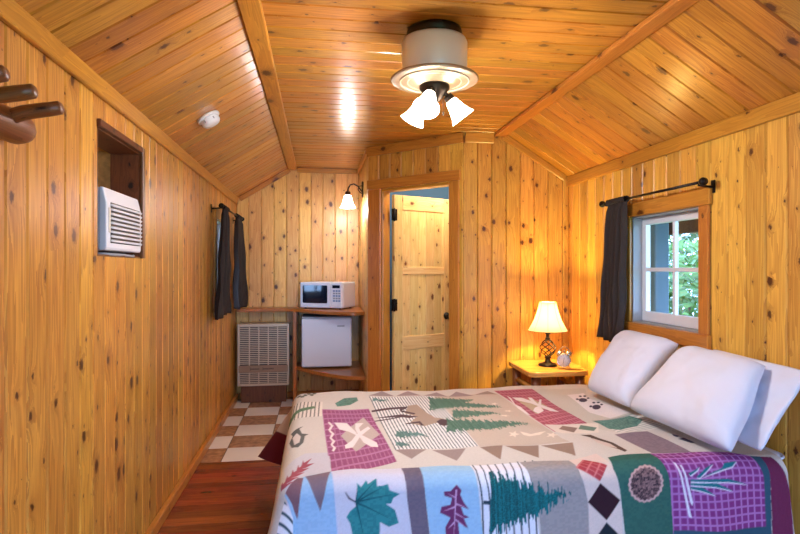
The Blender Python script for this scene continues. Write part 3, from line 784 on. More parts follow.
# ------------------------------------------------------------------ bed
bed = thing('bed', 'full-size bed with white mattress against the right wall', 'bed', (.93, 2.73, 0))
BX0, BX1, BY0, BY1 = -1.0, .985, -.675, .66
mb = MB(); mb.prism(rr(BX1-BX0, BY1-BY0, .06, cx=(BX0+BX1)/2, cy=(BY0+BY1)/2), .335, .575); mat_ = mb.build('mattress', SHEET, bed, bevel=.03)
mb = MB(); mb.tube([(x, y, .56) for x, y in rr(BX1-BX0+.004, BY1-BY0+.004, .06, cx=(BX0+BX1)/2, cy=(BY0+BY1)/2)], .006, 6, closed=True); mb.build('piping', SHEET, mat_)
mb = MB(); mb.prism(rr(BX1-BX0-.01, BY1-BY0-.01, .05, cx=(BX0+BX1)/2, cy=(BY0+BY1)/2), .15, .333); mb.build('box_spring', TICK, bed, bevel=.015)
mb = MB()
for lo, hi in (((BX0+.01, BY0+.01, .11), (BX1-.01, BY0+.04, .149)), ((BX0+.01, BY1-.04, .11), (BX1-.01, BY1-.01, .149)), ((BX0+.01, BY0+.04, .11), (BX0+.04, BY1-.04, .149)), ((BX1-.04, BY0+.04, .11), (BX1-.01, BY1-.04, .149))): mb.cbox(lo, hi, .002)
mb.build('frame', BLACK, bed)
for x in (BX0+.08, BX1-.08):
    for y in (BY0+.08, BY1-.08):
        mb = MB(); mb.lathe([(0, 0), (.022, 0), (.026, .02), (.026, .109), (0, .109)], 14, Matrix.Translation((x, y, .001))); mb.build('leg', BLACK, bed)

# ------------------------------------------------------------------ quilt: woven pattern in metres over the cloth (x along the bed, y across it)
DESIGN = [
((196,196,204),[(-0.133,2.184),(-0.052,2.296),(0.05,2.296),(0.048,2.016),(-0.116,2.026)]),
((146,82,118),[(0.02,3.022),(0.268,3.002),(0.302,2.158),(0.046,1.998)],('g',13,11,0.22,(176,122,156))),
((186,172,164),[(0.102,2.546),(0.228,2.854),(0.276,2.522),(0.154,2.308)]),
((226,218,216),[(0.078,2.762),(0.139,2.74),(0.172,2.584),(0.175,2.524),(0.139,2.6),(0.099,2.644)]),
((226,218,216),[(0.169,2.538),(0.236,2.674),(0.243,2.634),(0.183,2.5),(0.145,2.368),(0.113,2.354),(0.113,2.404),(0.145,2.462)]),
((226,218,216),[(0.179,2.734),(0.22,2.742),(0.191,2.654),(0.193,2.534),(0.25,2.404),(0.25,2.344),(0.22,2.358),(0.194,2.424),(0.179,2.536),(0.172,2.632)]),
((226,218,216),[(0.055,2.78),(0.073,2.71),(0.056,2.638),(0.047,2.65),(0.061,2.712),(0.047,2.768)]),
((226,218,216),[(0.056,2.65),(0.074,2.586),(0.059,2.52),(0.051,2.532),(0.062,2.588),(0.049,2.638)]),
((226,218,216),[(0.058,2.53),(0.075,2.472),(0.061,2.412),(0.053,2.422),(0.063,2.474),(0.051,2.52)]),
((226,218,216),[(0.059,2.422),(0.075,2.368),(0.064,2.312),(0.056,2.322),(0.064,2.37),(0.053,2.412)]),
((226,226,224),[(0.294,3.27),(0.668,3.23),(0.675,2.298),(0.314,2.292)],('s',24,0.34,(72,92,98),0)),
((190,178,164),[(0.668,3.23),(0.736,3.252),(0.916,3.242),(0.958,3.26),(1.055,3.246),(1.06,2.45),(1.057,2.348),(1.073,2.292),(0.672,2.288),(0.669,2.298)]),
((150,134,134),[(0.292,3.296),(0.384,3.41),(0.444,3.274)]),
((150,134,134),[(0.453,3.274),(0.542,3.386),(0.603,3.252)]),
((150,134,134),[(0.61,3.25),(0.714,3.362),(0.754,3.23)]),
((150,134,134),[(0.758,3.228),(0.832,3.344),(0.906,3.208)]),
((150,134,124),[(0.916,3.226),(1.024,3.324),(1.052,3.222)]),
((164,146,130),[(0.487,3.038),(0.54,3.058),(0.555,2.876),(0.578,2.754),(0.618,2.73),(0.58,2.658),(0.498,2.614),(0.437,2.68),(0.491,2.782),(0.443,2.862)]),
((84,66,70),[(0.278,2.964),(0.432,3.006),(0.483,3.016),(0.467,2.968),(0.436,2.924),(0.496,2.854),(0.484,2.826),(0.424,2.896),(0.427,2.958),(0.279,2.932)]),
((84,66,70),[(0.273,2.828),(0.425,2.844),(0.499,2.78),(0.45,2.764),(0.417,2.792),(0.278,2.762),(0.276,2.78),(0.395,2.802)]),
((84,66,70),[(0.416,2.688),(0.491,2.698),(0.498,2.618),(0.485,2.626),(0.479,2.668),(0.421,2.674)]),
((84,66,70),[(0.568,2.674),(0.601,2.724),(0.643,2.708),(0.659,2.648),(0.587,2.592),(0.571,2.62)]),
((62,98,84),[(0.579,2.868),(0.605,2.938),(0.6,2.884),(0.625,2.95),(0.621,2.9),(0.646,2.962),(0.643,2.916),(0.668,2.976),(0.664,2.932),(0.69,2.99),(0.687,2.95),(0.712,3.004),(0.709,2.968),(0.734,3.018),(0.732,2.986),(0.757,3.032),(0.755,3.004),(0.779,3.046),(0.779,3.024),(0.802,3.062),(0.804,3.046),(0.826,3.078),(0.829,3.068),(0.85,3.096),(0.854,3.092),(0.875,3.116),(0.882,3.122),(0.882,3.122),(0.878,3.126),(0.866,3.14),(0.859,3.132),(0.848,3.15),(0.839,3.134),(0.83,3.158),(0.82,3.136),(0.811,3.166),(0.8,3.138),(0.792,3.172),(0.78,3.14),(0.773,3.18),(0.76,3.14),(0.754,3.184),(0.74,3.142),(0.735,3.19),(0.72,3.142),(0.715,3.196),(0.7,3.142),(0.696,3.2),(0.68,3.142),(0.677,3.206),(0.66,3.142),(0.657,3.21),(0.64,3.142),(0.637,3.214)],('f',(108,140,122))),
((62,98,84),[(0.658,2.704),(0.681,2.74),(0.678,2.708),(0.701,2.744),(0.697,2.712),(0.72,2.746),(0.718,2.718),(0.74,2.748),(0.737,2.722),(0.759,2.75),(0.758,2.728),(0.779,2.754),(0.778,2.732),(0.799,2.756),(0.799,2.738),(0.82,2.76),(0.82,2.744),(0.839,2.762),(0.841,2.75),(0.86,2.766),(0.862,2.756),(0.881,2.77),(0.884,2.764),(0.901,2.774),(0.906,2.772),(0.923,2.78),(0.929,2.782),(0.929,2.782),(0.925,2.786),(0.913,2.796),(0.908,2.794),(0.897,2.806),(0.89,2.8),(0.88,2.816),(0.872,2.806),(0.863,2.826),(0.854,2.812),(0.846,2.834),(0.836,2.818),(0.829,2.842),(0.818,2.824),(0.812,2.852),(0.8,2.83),(0.794,2.86),(0.782,2.834),(0.776,2.868),(0.764,2.84),(0.758,2.876),(0.746,2.846),(0.74,2.882),(0.727,2.85),(0.722,2.89),(0.709,2.856),(0.704,2.898)],('f',(108,140,122))),
((62,98,84),[(0.623,2.898),(0.653,2.942),(0.65,2.898),(0.68,2.94),(0.677,2.9),(0.706,2.938),(0.704,2.9),(0.733,2.936),(0.731,2.902),(0.76,2.936),(0.758,2.902),(0.787,2.934),(0.786,2.904),(0.814,2.932),(0.813,2.906),(0.841,2.93),(0.841,2.908),(0.868,2.93),(0.869,2.91),(0.895,2.928),(0.898,2.914),(0.923,2.928),(0.927,2.918),(0.951,2.928),(0.956,2.922),(0.979,2.93),(0.987,2.932),(0.987,2.932),(0.981,2.936),(0.967,2.956),(0.959,2.952),(0.945,2.974),(0.936,2.968),(0.923,2.992),(0.912,2.982),(0.9,3.01),(0.888,2.994),(0.877,3.028),(0.864,3.008),(0.854,3.046),(0.84,3.022),(0.83,3.062),(0.815,3.034),(0.806,3.08),(0.79,3.048),(0.781,3.096),(0.765,3.06),(0.757,3.114),(0.74,3.074),(0.732,3.13),(0.715,3.086),(0.707,3.146),(0.689,3.1),(0.682,3.164)],('f',(108,140,122))),
((62,98,84),[(0.575,2.474),(0.609,2.524),(0.606,2.48),(0.64,2.528),(0.637,2.486),(0.671,2.53),(0.669,2.492),(0.703,2.534),(0.701,2.498),(0.735,2.538),(0.734,2.506),(0.767,2.542),(0.766,2.512),(0.8,2.546),(0.799,2.52),(0.832,2.55),(0.833,2.528),(0.865,2.554),(0.867,2.536),(0.898,2.558),(0.901,2.544),(0.932,2.564),(0.936,2.554),(0.966,2.57),(0.972,2.564),(1.001,2.576),(1.01,2.58),(1.01,2.58),(1.004,2.584),(0.985,2.6),(0.976,2.596),(0.958,2.614),(0.947,2.606),(0.93,2.628),(0.917,2.614),(0.902,2.642),(0.888,2.622),(0.874,2.654),(0.858,2.63),(0.845,2.666),(0.828,2.64),(0.815,2.678),(0.798,2.646),(0.786,2.69),(0.768,2.654),(0.757,2.702),(0.738,2.662),(0.726,2.712),(0.707,2.67),(0.697,2.724),(0.677,2.678),(0.667,2.736),(0.646,2.684),(0.636,2.746)],('f',(108,140,122))),
((118,150,150),[(0.341,2.47),(0.358,2.494),(0.359,2.47),(0.377,2.492),(0.378,2.47),(0.395,2.49),(0.397,2.472),(0.414,2.488),(0.416,2.472),(0.432,2.486),(0.435,2.474),(0.451,2.486),(0.454,2.476),(0.47,2.484),(0.474,2.48),(0.489,2.484),(0.494,2.486),(0.494,2.486),(0.49,2.49),(0.479,2.506),(0.474,2.504),(0.463,2.522),(0.457,2.516),(0.447,2.536),(0.44,2.528),(0.43,2.552),(0.423,2.538),(0.414,2.566),(0.406,2.55),(0.397,2.58),(0.389,2.562),(0.38,2.594),(0.371,2.572),(0.362,2.608)],('f',(62,98,84))),
((118,150,150),[(0.322,2.322),(0.331,2.342),(0.331,2.326),(0.34,2.344),(0.34,2.33),(0.349,2.348),(0.35,2.336),(0.358,2.35),(0.36,2.342),(0.368,2.354),(0.369,2.346),(0.377,2.358),(0.379,2.352),(0.387,2.362),(0.389,2.36),(0.396,2.366),(0.399,2.368),(0.399,2.368),(0.397,2.37),(0.391,2.378),(0.389,2.376),(0.383,2.384),(0.38,2.38),(0.375,2.392),(0.372,2.384),(0.367,2.396),(0.364,2.388),(0.359,2.402),(0.355,2.39),(0.351,2.408),(0.347,2.394),(0.342,2.414),(0.338,2.396),(0.334,2.418)],('f',(62,98,84))),
((118,150,150),[(0.303,3.13),(0.314,3.152),(0.315,3.136),(0.326,3.154),(0.328,3.14),(0.339,3.158),(0.34,3.146),(0.351,3.16),(0.353,3.15),(0.364,3.164),(0.366,3.156),(0.376,3.168),(0.379,3.162),(0.389,3.17),(0.392,3.168),(0.402,3.176),(0.405,3.178),(0.405,3.178),(0.403,3.18),(0.394,3.188),(0.391,3.186),(0.383,3.196),(0.379,3.19),(0.371,3.202),(0.367,3.194),(0.359,3.208),(0.355,3.198),(0.347,3.214),(0.343,3.202),(0.336,3.22),(0.331,3.206),(0.324,3.226),(0.319,3.21),(0.312,3.232)],('f',(62,98,84))),
((224,212,196),[(0.902,2.438),(0.88,2.43),(0.868,2.4),(0.866,2.426),(0.844,2.42),(0.864,2.444),(0.862,2.472),(0.878,2.46),(0.899,2.484),(0.888,2.452)]),
((224,212,196),[(1.067,2.392),(1.042,2.384),(1.028,2.354),(1.026,2.38),(1.002,2.374),(1.025,2.398),(1.023,2.424),(1.04,2.412),(1.064,2.436),(1.05,2.404)]),
((224,212,196),[(0.985,3.0),(0.969,2.996),(0.961,2.974),(0.957,2.992),(0.941,2.988),(0.955,3.004),(0.952,3.024),(0.964,3.014),(0.979,3.03),(0.973,3.01)]),
((224,212,196),[(1.017,2.84),(0.997,2.838),(0.991,2.82),(0.984,2.836),(0.964,2.834),(0.979,2.846),(0.973,2.862),(0.99,2.854),(1.007,2.866),(1.001,2.848)]),
((224,212,196),[(0.964,2.734),(0.941,2.73),(0.934,2.712),(0.926,2.728),(0.904,2.726),(0.922,2.74),(0.914,2.756),(0.933,2.748),(0.951,2.76),(0.945,2.742)]),
((224,212,196),[(0.914,2.472),(0.95,2.426),(1.033,2.454),(0.985,2.408),(0.933,2.4),(0.914,2.424)]),
((196,192,182),[(1.3,3.294),(1.517,3.304),(1.564,3.298),(1.637,3.286),(1.529,3.022),(1.618,2.722),(1.557,2.49),(1.344,2.41),(1.306,2.45),(1.274,2.558)]),
((158,84,100),[(1.066,3.336),(1.303,3.314),(1.291,2.568),(1.069,2.438)],('g',11,13,0.22,(190,124,136))),
((184,166,140),[(1.113,3.046),(1.224,3.102),(1.238,2.922),(1.115,2.764)]),
((226,218,216),[(1.115,3.138),(1.171,3.13),(1.203,3.004),(1.243,2.872),(1.248,2.79),(1.208,2.812),(1.169,2.984),(1.111,3.064)]),
((226,218,216),[(1.256,3.08),(1.268,3.078),(1.189,2.896),(1.174,2.818),(1.126,2.772),(1.119,2.826),(1.15,2.884),(1.179,2.914)]),
((226,218,216),[(1.21,3.136),(1.227,3.122),(1.208,2.996),(1.221,2.842),(1.198,2.846),(1.178,2.964)]),
((226,218,216),[(1.098,3.18),(1.1,3.122),(1.07,2.964),(1.081,2.912),(1.075,2.756),(1.065,2.772),(1.057,2.882),(1.072,3.016)]),
((216,207,196),[(1.078,2.58),(1.174,2.572),(1.344,2.56),(1.271,2.42),(1.104,2.42),(1.075,2.442)]),
((140,118,106),[(1.158,2.554),(1.213,2.51),(1.159,2.436),(1.114,2.498)]),
((104,128,112),[(1.246,2.548),(1.3,2.49),(1.262,2.446),(1.207,2.49)]),
((224,218,216),[(1.454,3.146),(1.579,3.19),(1.547,3.056),(1.609,2.722),(1.457,2.656),(1.411,2.782)]),
((70,60,76),[(1.515,3.012),(1.496,2.984),(1.476,2.97),(1.46,2.972),(1.456,2.992),(1.465,3.02),(1.484,3.048),(1.506,3.064),(1.521,3.06),(1.524,3.04)]),
((70,60,76),[(1.475,3.036),(1.467,3.024),(1.46,3.018),(1.454,3.018),(1.453,3.026),(1.458,3.04),(1.466,3.052),(1.473,3.058),(1.479,3.058),(1.479,3.048)]),
((70,60,76),[(1.531,3.112),(1.523,3.1),(1.514,3.092),(1.509,3.094),(1.508,3.102),(1.513,3.116),(1.52,3.128),(1.529,3.136),(1.535,3.134),(1.536,3.126)]),
((70,60,76),[(1.561,3.116),(1.553,3.104),(1.544,3.096),(1.538,3.096),(1.537,3.106),(1.541,3.118),(1.55,3.132),(1.559,3.138),(1.565,3.138),(1.565,3.128)]),
((70,60,76),[(1.553,3.062),(1.545,3.05),(1.538,3.044),(1.532,3.044),(1.532,3.052),(1.537,3.066),(1.545,3.078),(1.552,3.084),(1.558,3.084),(1.559,3.076)]),
((70,60,76),[(1.515,2.858),(1.498,2.834),(1.478,2.82),(1.463,2.822),(1.459,2.84),(1.468,2.866),(1.485,2.89),(1.506,2.904),(1.521,2.902),(1.524,2.884)]),
((70,60,76),[(1.477,2.88),(1.47,2.87),(1.462,2.864),(1.457,2.864),(1.457,2.872),(1.46,2.882),(1.468,2.894),(1.476,2.9),(1.481,2.9),(1.481,2.892)]),
((70,60,76),[(1.53,2.948),(1.523,2.938),(1.514,2.93),(1.509,2.932),(1.508,2.94),(1.513,2.952),(1.52,2.962),(1.529,2.97),(1.534,2.968),(1.535,2.96)]),
((70,60,76),[(1.559,2.952),(1.551,2.94),(1.543,2.934),(1.537,2.934),(1.536,2.942),(1.54,2.954),(1.549,2.966),(1.557,2.972),(1.563,2.972),(1.564,2.964)]),
((70,60,76),[(1.552,2.904),(1.544,2.892),(1.536,2.886),(1.531,2.886),(1.531,2.894),(1.536,2.906),(1.544,2.918),(1.551,2.924),(1.556,2.922),(1.556,2.914)]),
((214,212,206),[(1.342,2.606),(1.601,2.694),(1.635,2.478),(1.48,2.402),(1.351,2.396)],('s',9,0.3,(150,160,156),1)),
((66,110,106),[(1.336,2.608),(1.441,2.628),(1.569,2.668),(1.594,2.588),(1.508,2.498),(1.383,2.428),(1.341,2.458),(1.343,2.548)],('n',(110,150,140))),
((138,122,132),[(1.323,2.372),(1.499,2.398),(1.496,2.084),(1.334,2.102)],('n',(122,108,118))),
((92,74,66),[(1.168,2.394),(1.22,2.396),(1.231,2.334),(1.255,2.264),(1.252,2.146),(1.23,2.124),(1.222,2.168),(1.201,2.202),(1.186,2.276),(1.196,2.35)]),
((206,190,180),[(1.197,2.338),(1.233,2.248),(1.228,2.178),(1.201,2.202),(1.183,2.27)]),
((80,76,96),[(1.588,2.35),(1.602,2.318),(1.578,2.294),(1.572,2.312)]),
((80,76,96),[(1.559,2.264),(1.604,2.29),(1.6,2.204),(1.575,2.198)]),
((150,134,130),[(0.311,2.292),(0.445,2.288),(0.363,2.174)]),
((150,134,130),[(0.465,2.278),(0.611,2.288),(0.536,2.144)]),
((146,124,110),[(0.671,2.284),(0.772,2.292),(0.712,2.138)]),
((146,124,110),[(0.779,2.286),(0.929,2.286),(0.866,2.128)]),
((146,124,110),[(0.936,2.28),(1.08,2.28),(1.025,2.138)]),
((92,96,84),[(-0.097,3.356),(-0.104,3.332),(-0.119,3.334),(-0.128,3.36),(-0.121,3.382),(-0.106,3.38)]),
((92,96,84),[(-0.076,3.322),(-0.082,3.3),(-0.097,3.302),(-0.105,3.326),(-0.098,3.348),(-0.083,3.346)]),
((92,96,84),[(-0.061,3.358),(-0.067,3.336),(-0.079,3.338),(-0.087,3.362),(-0.08,3.386),(-0.067,3.384)]),
((92,96,84),[(-0.042,3.396),(-0.048,3.372),(-0.06,3.374),(-0.067,3.4),(-0.061,3.424),(-0.049,3.422)]),
((92,96,84),[(-0.024,3.362),(-0.03,3.338),(-0.042,3.34),(-0.049,3.364),(-0.043,3.388),(-0.03,3.386)]),
((92,96,84),[(-0.009,3.398),(-0.015,3.376),(-0.027,3.378),(-0.033,3.402),(-0.027,3.426),(-0.015,3.424)]),
((222,216,206),[(-0.157,3.18),(0.026,3.192),(0.019,2.884),(-0.163,2.88)],('s',9,0.3,(92,96,92),0)),
((112,138,108),[(-0.173,2.954),(-0.124,3.026),(-0.021,3.088),(-0.012,3.044),(-0.112,2.972),(-0.155,2.822),(-0.168,2.81)],('n',(84,112,86))),
((92,94,92),[(-0.069,2.732),(-0.103,2.684),(-0.127,2.638),(-0.115,2.578),(-0.127,2.49),(-0.11,2.4),(-0.082,2.382),(-0.062,2.45),(-0.058,2.558),(-0.042,2.592),(-0.072,2.6),(-0.086,2.682)]),
((206,196,188),[(-0.113,2.544),(-0.096,2.61),(-0.076,2.55),(-0.079,2.452),(-0.099,2.424)]),
((110,150,134),[(0.094,3.154),(0.147,3.24),(0.221,3.244),(0.224,3.17),(0.174,3.1),(0.104,3.082)],('n',(78,112,100))),
((205,205,222),[(-0.135,1.946),(-0.106,1.96),(0.051,2.068),(0.074,1.8),(-0.212,1.816)]),  # lavender panels on the near drop: cream with the blue daylight in its colour
((160,196,226),[(-0.126,1.98),(-0.046,2.052),(0.048,2.072),(0.069,1.8),(-0.099,1.81),(-0.09,1.884)],('n',(146,184,216))),
((226,228,234),[(-0.132,1.962),(-0.09,1.894),(-0.093,1.81),(-0.237,1.818),(-0.188,1.9)],('d',6,0.3,(60,84,96))),
((196,196,204),[(-0.118,2.012),(-0.058,2.196),(0.046,2.25),(0.048,2.074),(-0.046,2.052),(-0.123,1.98)]),
((126,92,100),[(-0.12,1.986),(-0.072,2.042),(-0.051,2.04),(-0.06,1.978),(-0.07,1.888),(-0.09,1.934)]),
((126,108,118),[(-0.046,2.05),(0.046,2.072),(0.022,1.964),(0.008,1.912),(-0.022,1.986)]),
((160,84,96),[(-0.14,2.004),(-0.131,2.056),(-0.126,2.032),(-0.092,2.066),(-0.112,2.022),(-0.08,2.024),(-0.114,2.008)]),
((160,84,96),[(-0.12,2.022),(-0.112,2.096),(-0.107,2.064),(-0.074,2.106),(-0.093,2.048),(-0.064,2.052),(-0.095,2.026)]),
((160,84,96),[(-0.101,2.046),(-0.093,2.136),(-0.088,2.104),(-0.057,2.148),(-0.075,2.088),(-0.048,2.092),(-0.076,2.056)]),
((160,84,96),[(-0.082,2.086),(-0.074,2.18),(-0.07,2.146),(-0.04,2.192),(-0.058,2.128),(-0.031,2.132),(-0.06,2.094)]),
((160,84,96),[(-0.066,2.126),(-0.057,2.224),(-0.053,2.19),(-0.023,2.236),(-0.042,2.172),(-0.013,2.176),(-0.044,2.136)]),
((206,206,218),[(0.048,2.072),(0.134,2.084),(0.228,2.08),(0.308,2.086),(0.33,1.782),(0.074,1.8)]),
((56,142,144),[(0.129,1.932),(0.138,1.964),(0.136,1.994),(0.151,1.978),(0.17,2.002),(0.176,1.988),(0.207,2.01),(0.208,1.98),(0.229,1.982),(0.247,1.988),(0.252,1.966),(0.288,1.954),(0.265,1.94),(0.257,1.92),(0.238,1.918),(0.27,1.898),(0.283,1.852),(0.248,1.838),(0.216,1.856),(0.215,1.79),(0.142,1.794),(0.121,1.816),(0.111,1.862),(0.098,1.884),(0.111,1.902),(0.132,1.916)],('n',(46,122,128))),
((52,60,80),[(0.093,1.966),(0.098,1.964),(0.111,1.946),(0.132,1.932),(0.129,1.928),(0.106,1.942)]),
((30,80,90),[(0.13,1.932),(0.209,2.004),(0.134,1.928)]),
((30,80,90),[(0.131,1.932),(0.243,1.984),(0.133,1.926)]),
((30,80,90),[(0.131,1.932),(0.281,1.954),(0.133,1.926)]),
((30,80,90),[(0.133,1.932),(0.269,1.858),(0.131,1.926)]),
((30,80,90),[(0.129,1.93),(0.139,1.99),(0.135,1.928)]),
((30,80,90),[(0.135,1.93),(0.163,1.794),(0.129,1.928)]),
((116,104,118),[(0.308,2.086),(0.376,2.082),(0.379,1.958),(0.395,1.778),(0.333,1.782),(0.314,1.936)],('n',(106,96,112))),
((158,196,222),[(0.376,2.082),(0.474,2.086),(0.574,2.086),(0.575,1.974),(0.592,1.764),(0.397,1.778),(0.379,1.958)],('n',(148,186,216))),
((112,52,96),[(0.497,1.976),(0.514,1.956),(0.508,1.942),(0.521,1.914),(0.54,1.888),(0.521,1.896),(0.51,1.9),(0.52,1.872),(0.542,1.86),(0.52,1.858),(0.536,1.822),(0.519,1.832),(0.498,1.854),(0.502,1.806),(0.496,1.77),(0.452,1.774),(0.45,1.836),(0.47,1.866),(0.449,1.878),(0.432,1.886),(0.438,1.906),(0.471,1.91),(0.477,1.932),(0.45,1.942),(0.448,1.956),(0.473,1.956)]),
((206,160,196),[(0.497,1.96),(0.479,1.772),(0.491,1.96)]),
((206,160,196),[(0.489,1.898),(0.443,1.89),(0.487,1.904)]),
((206,160,196),[(0.492,1.914),(0.529,1.896),(0.49,1.908)]),
((206,160,196),[(0.489,1.882),(0.534,1.852),(0.486,1.878)]),
((206,160,196),[(0.486,1.846),(0.459,1.83),(0.482,1.852)]),
((206,160,196),[(0.49,1.93),(0.459,1.95),(0.493,1.934)]),
((206,160,196),[(0.487,1.862),(0.527,1.828),(0.483,1.858)]),
((224,226,234),[(0.575,2.09),(0.684,2.096),(0.773,2.094),(0.78,1.974),(0.804,1.75),(0.601,1.764),(0.595,1.764),(0.577,1.968)]),
((64,76,84),[(0.583,2.098),(0.588,2.098),(0.585,2.0),(0.593,1.92),(0.596,1.764),(0.591,1.764),(0.586,1.922),(0.579,2.0)]),
((64,76,84),[(0.613,2.1),(0.618,2.098),(0.613,1.998),(0.621,1.92),(0.624,1.762),(0.619,1.762),(0.615,1.92),(0.608,2.0)]),
((64,76,84),[(0.643,2.1),(0.648,2.1),(0.642,1.998),(0.65,1.918),(0.652,1.76),(0.647,1.76),(0.643,1.918),(0.636,1.998)]),
((64,76,84),[(0.673,2.1),(0.678,2.1),(0.67,1.996),(0.678,1.916),(0.68,1.758),(0.675,1.758),(0.671,1.916),(0.664,1.996)]),
((64,76,84),[(0.704,2.102),(0.708,2.1),(0.698,1.994),(0.706,1.914),(0.709,1.756),(0.703,1.756),(0.699,1.914),(0.692,1.994)]),
((64,76,84),[(0.734,2.102),(0.739,2.102),(0.726,1.992),(0.735,1.912),(0.737,1.754),(0.731,1.754),(0.728,1.914),(0.721,1.992)]),
((64,76,84),[(0.765,2.104),(0.77,2.102),(0.755,1.992),(0.763,1.91),(0.765,1.752),(0.76,1.752),(0.757,1.912),(0.75,1.992)]),
((64,76,84),[(0.795,2.104),(0.801,2.104),(0.784,1.99),(0.792,1.91),(0.794,1.75),(0.788,1.752),(0.785,1.91),(0.778,1.99)]),
((64,76,84),[(0.826,2.104),(0.831,2.104),(0.813,1.988),(0.821,1.908),(0.823,1.748),(0.817,1.75),(0.814,1.908),(0.807,1.988)]),
((160,154,152),[(0.773,2.094),(0.973,2.088),(0.977,1.984),(0.997,1.886),(0.996,1.736),(0.805,1.75),(0.804,1.866),(0.78,1.974)],('n',(146,142,142))),
((40,66,78),[(0.594,1.918),(0.62,1.916),(0.619,1.902),(0.594,1.904)]),
((28,70,72),[(0.627,2.008),(0.646,2.024),(0.655,2.0),(0.673,2.014),(0.682,1.99),(0.7,2.002),(0.71,1.982),(0.728,1.994),(0.738,1.972),(0.756,1.984),(0.767,1.964),(0.784,1.974),(0.796,1.954),(0.812,1.966),(0.826,1.944),(0.841,1.956),(0.856,1.936),(0.871,1.946),(0.886,1.926),(0.901,1.936),(0.916,1.916),(0.931,1.926),(0.931,1.91),(0.916,1.916),(0.899,1.898),(0.885,1.906),(0.869,1.886),(0.854,1.894),(0.838,1.874),(0.823,1.884),(0.807,1.862),(0.793,1.874),(0.777,1.848),(0.762,1.862),(0.747,1.836),(0.732,1.85),(0.717,1.824),(0.702,1.84),(0.687,1.81),(0.672,1.828),(0.657,1.796),(0.643,1.814),(0.627,1.782),(0.613,1.8)],('f',(30,124,130))),
((216,198,188),[(0.973,2.088),(1.109,2.132),(1.117,1.966),(1.124,1.896),(1.123,1.728),(0.996,1.736),(0.997,1.886),(0.977,1.984)]),
((166,64,72),[(0.969,2.02),(1.03,2.088),(1.098,2.022),(1.047,1.962)],('g',4,3,0.2,(200,116,116))),
((52,30,40),[(1.048,1.956),(1.123,1.89),(1.064,1.818),(0.996,1.886)]),
((34,44,52),[(1.064,1.812),(1.124,1.75),(1.108,1.73),(1.007,1.736)]),
((146,124,110),[(1.01,2.146),(1.025,2.144),(1.024,2.134)]),
((58,104,92),[(1.131,2.08),(1.189,2.09),(1.321,2.1),(1.319,2.022),(1.332,1.916),(1.338,1.734),(1.133,1.748),(1.125,1.926),(1.113,2.002)],('n',(50,94,86))),
((206,168,160),[(1.3,1.932),(1.304,1.922),(1.296,1.914),(1.296,1.902),(1.286,1.896),(1.282,1.886),(1.271,1.884),(1.264,1.874),(1.252,1.874),(1.243,1.868),(1.232,1.872),(1.221,1.868),(1.212,1.874),(1.2,1.874),(1.193,1.882),(1.182,1.886),(1.178,1.896),(1.168,1.9),(1.168,1.912),(1.16,1.92),(1.163,1.93),(1.158,1.94),(1.164,1.95),(1.163,1.96),(1.173,1.966),(1.177,1.978),(1.189,1.982),(1.197,1.992),(1.209,1.992),(1.221,2.002),(1.232,2.0),(1.245,2.006),(1.253,2.0),(1.265,2.002),(1.27,1.994),(1.281,1.992),(1.283,1.982),(1.293,1.978),(1.293,1.968),(1.301,1.96),(1.299,1.95),(1.305,1.942)]),
((40,32,44),[(1.29,1.932),(1.295,1.924),(1.286,1.916),(1.288,1.906),(1.278,1.902),(1.276,1.892),(1.265,1.89),(1.26,1.88),(1.249,1.882),(1.242,1.876),(1.232,1.88),(1.222,1.874),(1.214,1.882),(1.204,1.88),(1.199,1.89),(1.188,1.89),(1.186,1.9),(1.176,1.904),(1.177,1.914),(1.168,1.922),(1.173,1.93),(1.167,1.94),(1.174,1.948),(1.171,1.958),(1.181,1.964),(1.183,1.974),(1.194,1.976),(1.2,1.986),(1.211,1.986),(1.221,1.994),(1.23,1.99),(1.241,1.998),(1.247,1.99),(1.259,1.994),(1.263,1.986),(1.274,1.986),(1.275,1.976),(1.285,1.974),(1.283,1.964),(1.292,1.958),(1.289,1.948),(1.296,1.94)],('n',(150,116,112))),
((128,56,122),[(1.321,2.1),(1.647,2.07),(1.713,2.034),(1.731,1.936),(1.729,1.742),(1.721,1.708),(1.338,1.734),(1.332,1.916),(1.319,2.022)],('h',0.029,0.24,(172,116,178))),
((52,86,104),[(1.713,2.034),(1.755,2.03),(1.759,1.934),(1.75,1.706),(1.338,1.734),(1.34,1.754),(1.729,1.748),(1.731,1.936)]),
((108,44,78),[(1.755,2.03),(1.803,2.026),(1.827,1.956),(1.841,1.888),(1.833,1.7),(1.752,1.706),(1.759,1.934)]),
((222,218,230),[(1.366,2.012),(1.374,2.01),(1.392,1.908),(1.41,1.808),(1.413,1.798),(1.4,1.804),(1.384,1.902)]),
((222,218,230),[(1.387,2.0),(1.394,1.998),(1.41,1.916),(1.421,1.856),(1.416,1.844),(1.409,1.858),(1.4,1.914)]),
((222,218,230),[(1.411,1.962),(1.448,1.976),(1.468,1.988),(1.452,1.972),(1.419,1.954)]),
((222,218,230),[(1.442,1.948),(1.487,1.978),(1.528,1.994),(1.5,1.974),(1.456,1.944)]),
((222,218,230),[(1.451,1.944),(1.558,1.974),(1.575,1.99),(1.633,1.998),(1.602,1.976),(1.561,1.968)]),
((222,218,230),[(1.418,1.94),(1.575,1.934),(1.66,1.908),(1.574,1.922),(1.417,1.93)]),
((222,218,230),[(1.417,1.926),(1.526,1.922),(1.596,1.888),(1.52,1.908),(1.416,1.918)]),
((222,218,230),[(1.416,1.912),(1.468,1.908),(1.518,1.878),(1.457,1.896),(1.415,1.904)]),
((34,112,124),[(1.41,1.966),(1.448,1.98),(1.468,1.992),(1.451,1.976),(1.418,1.958)]),
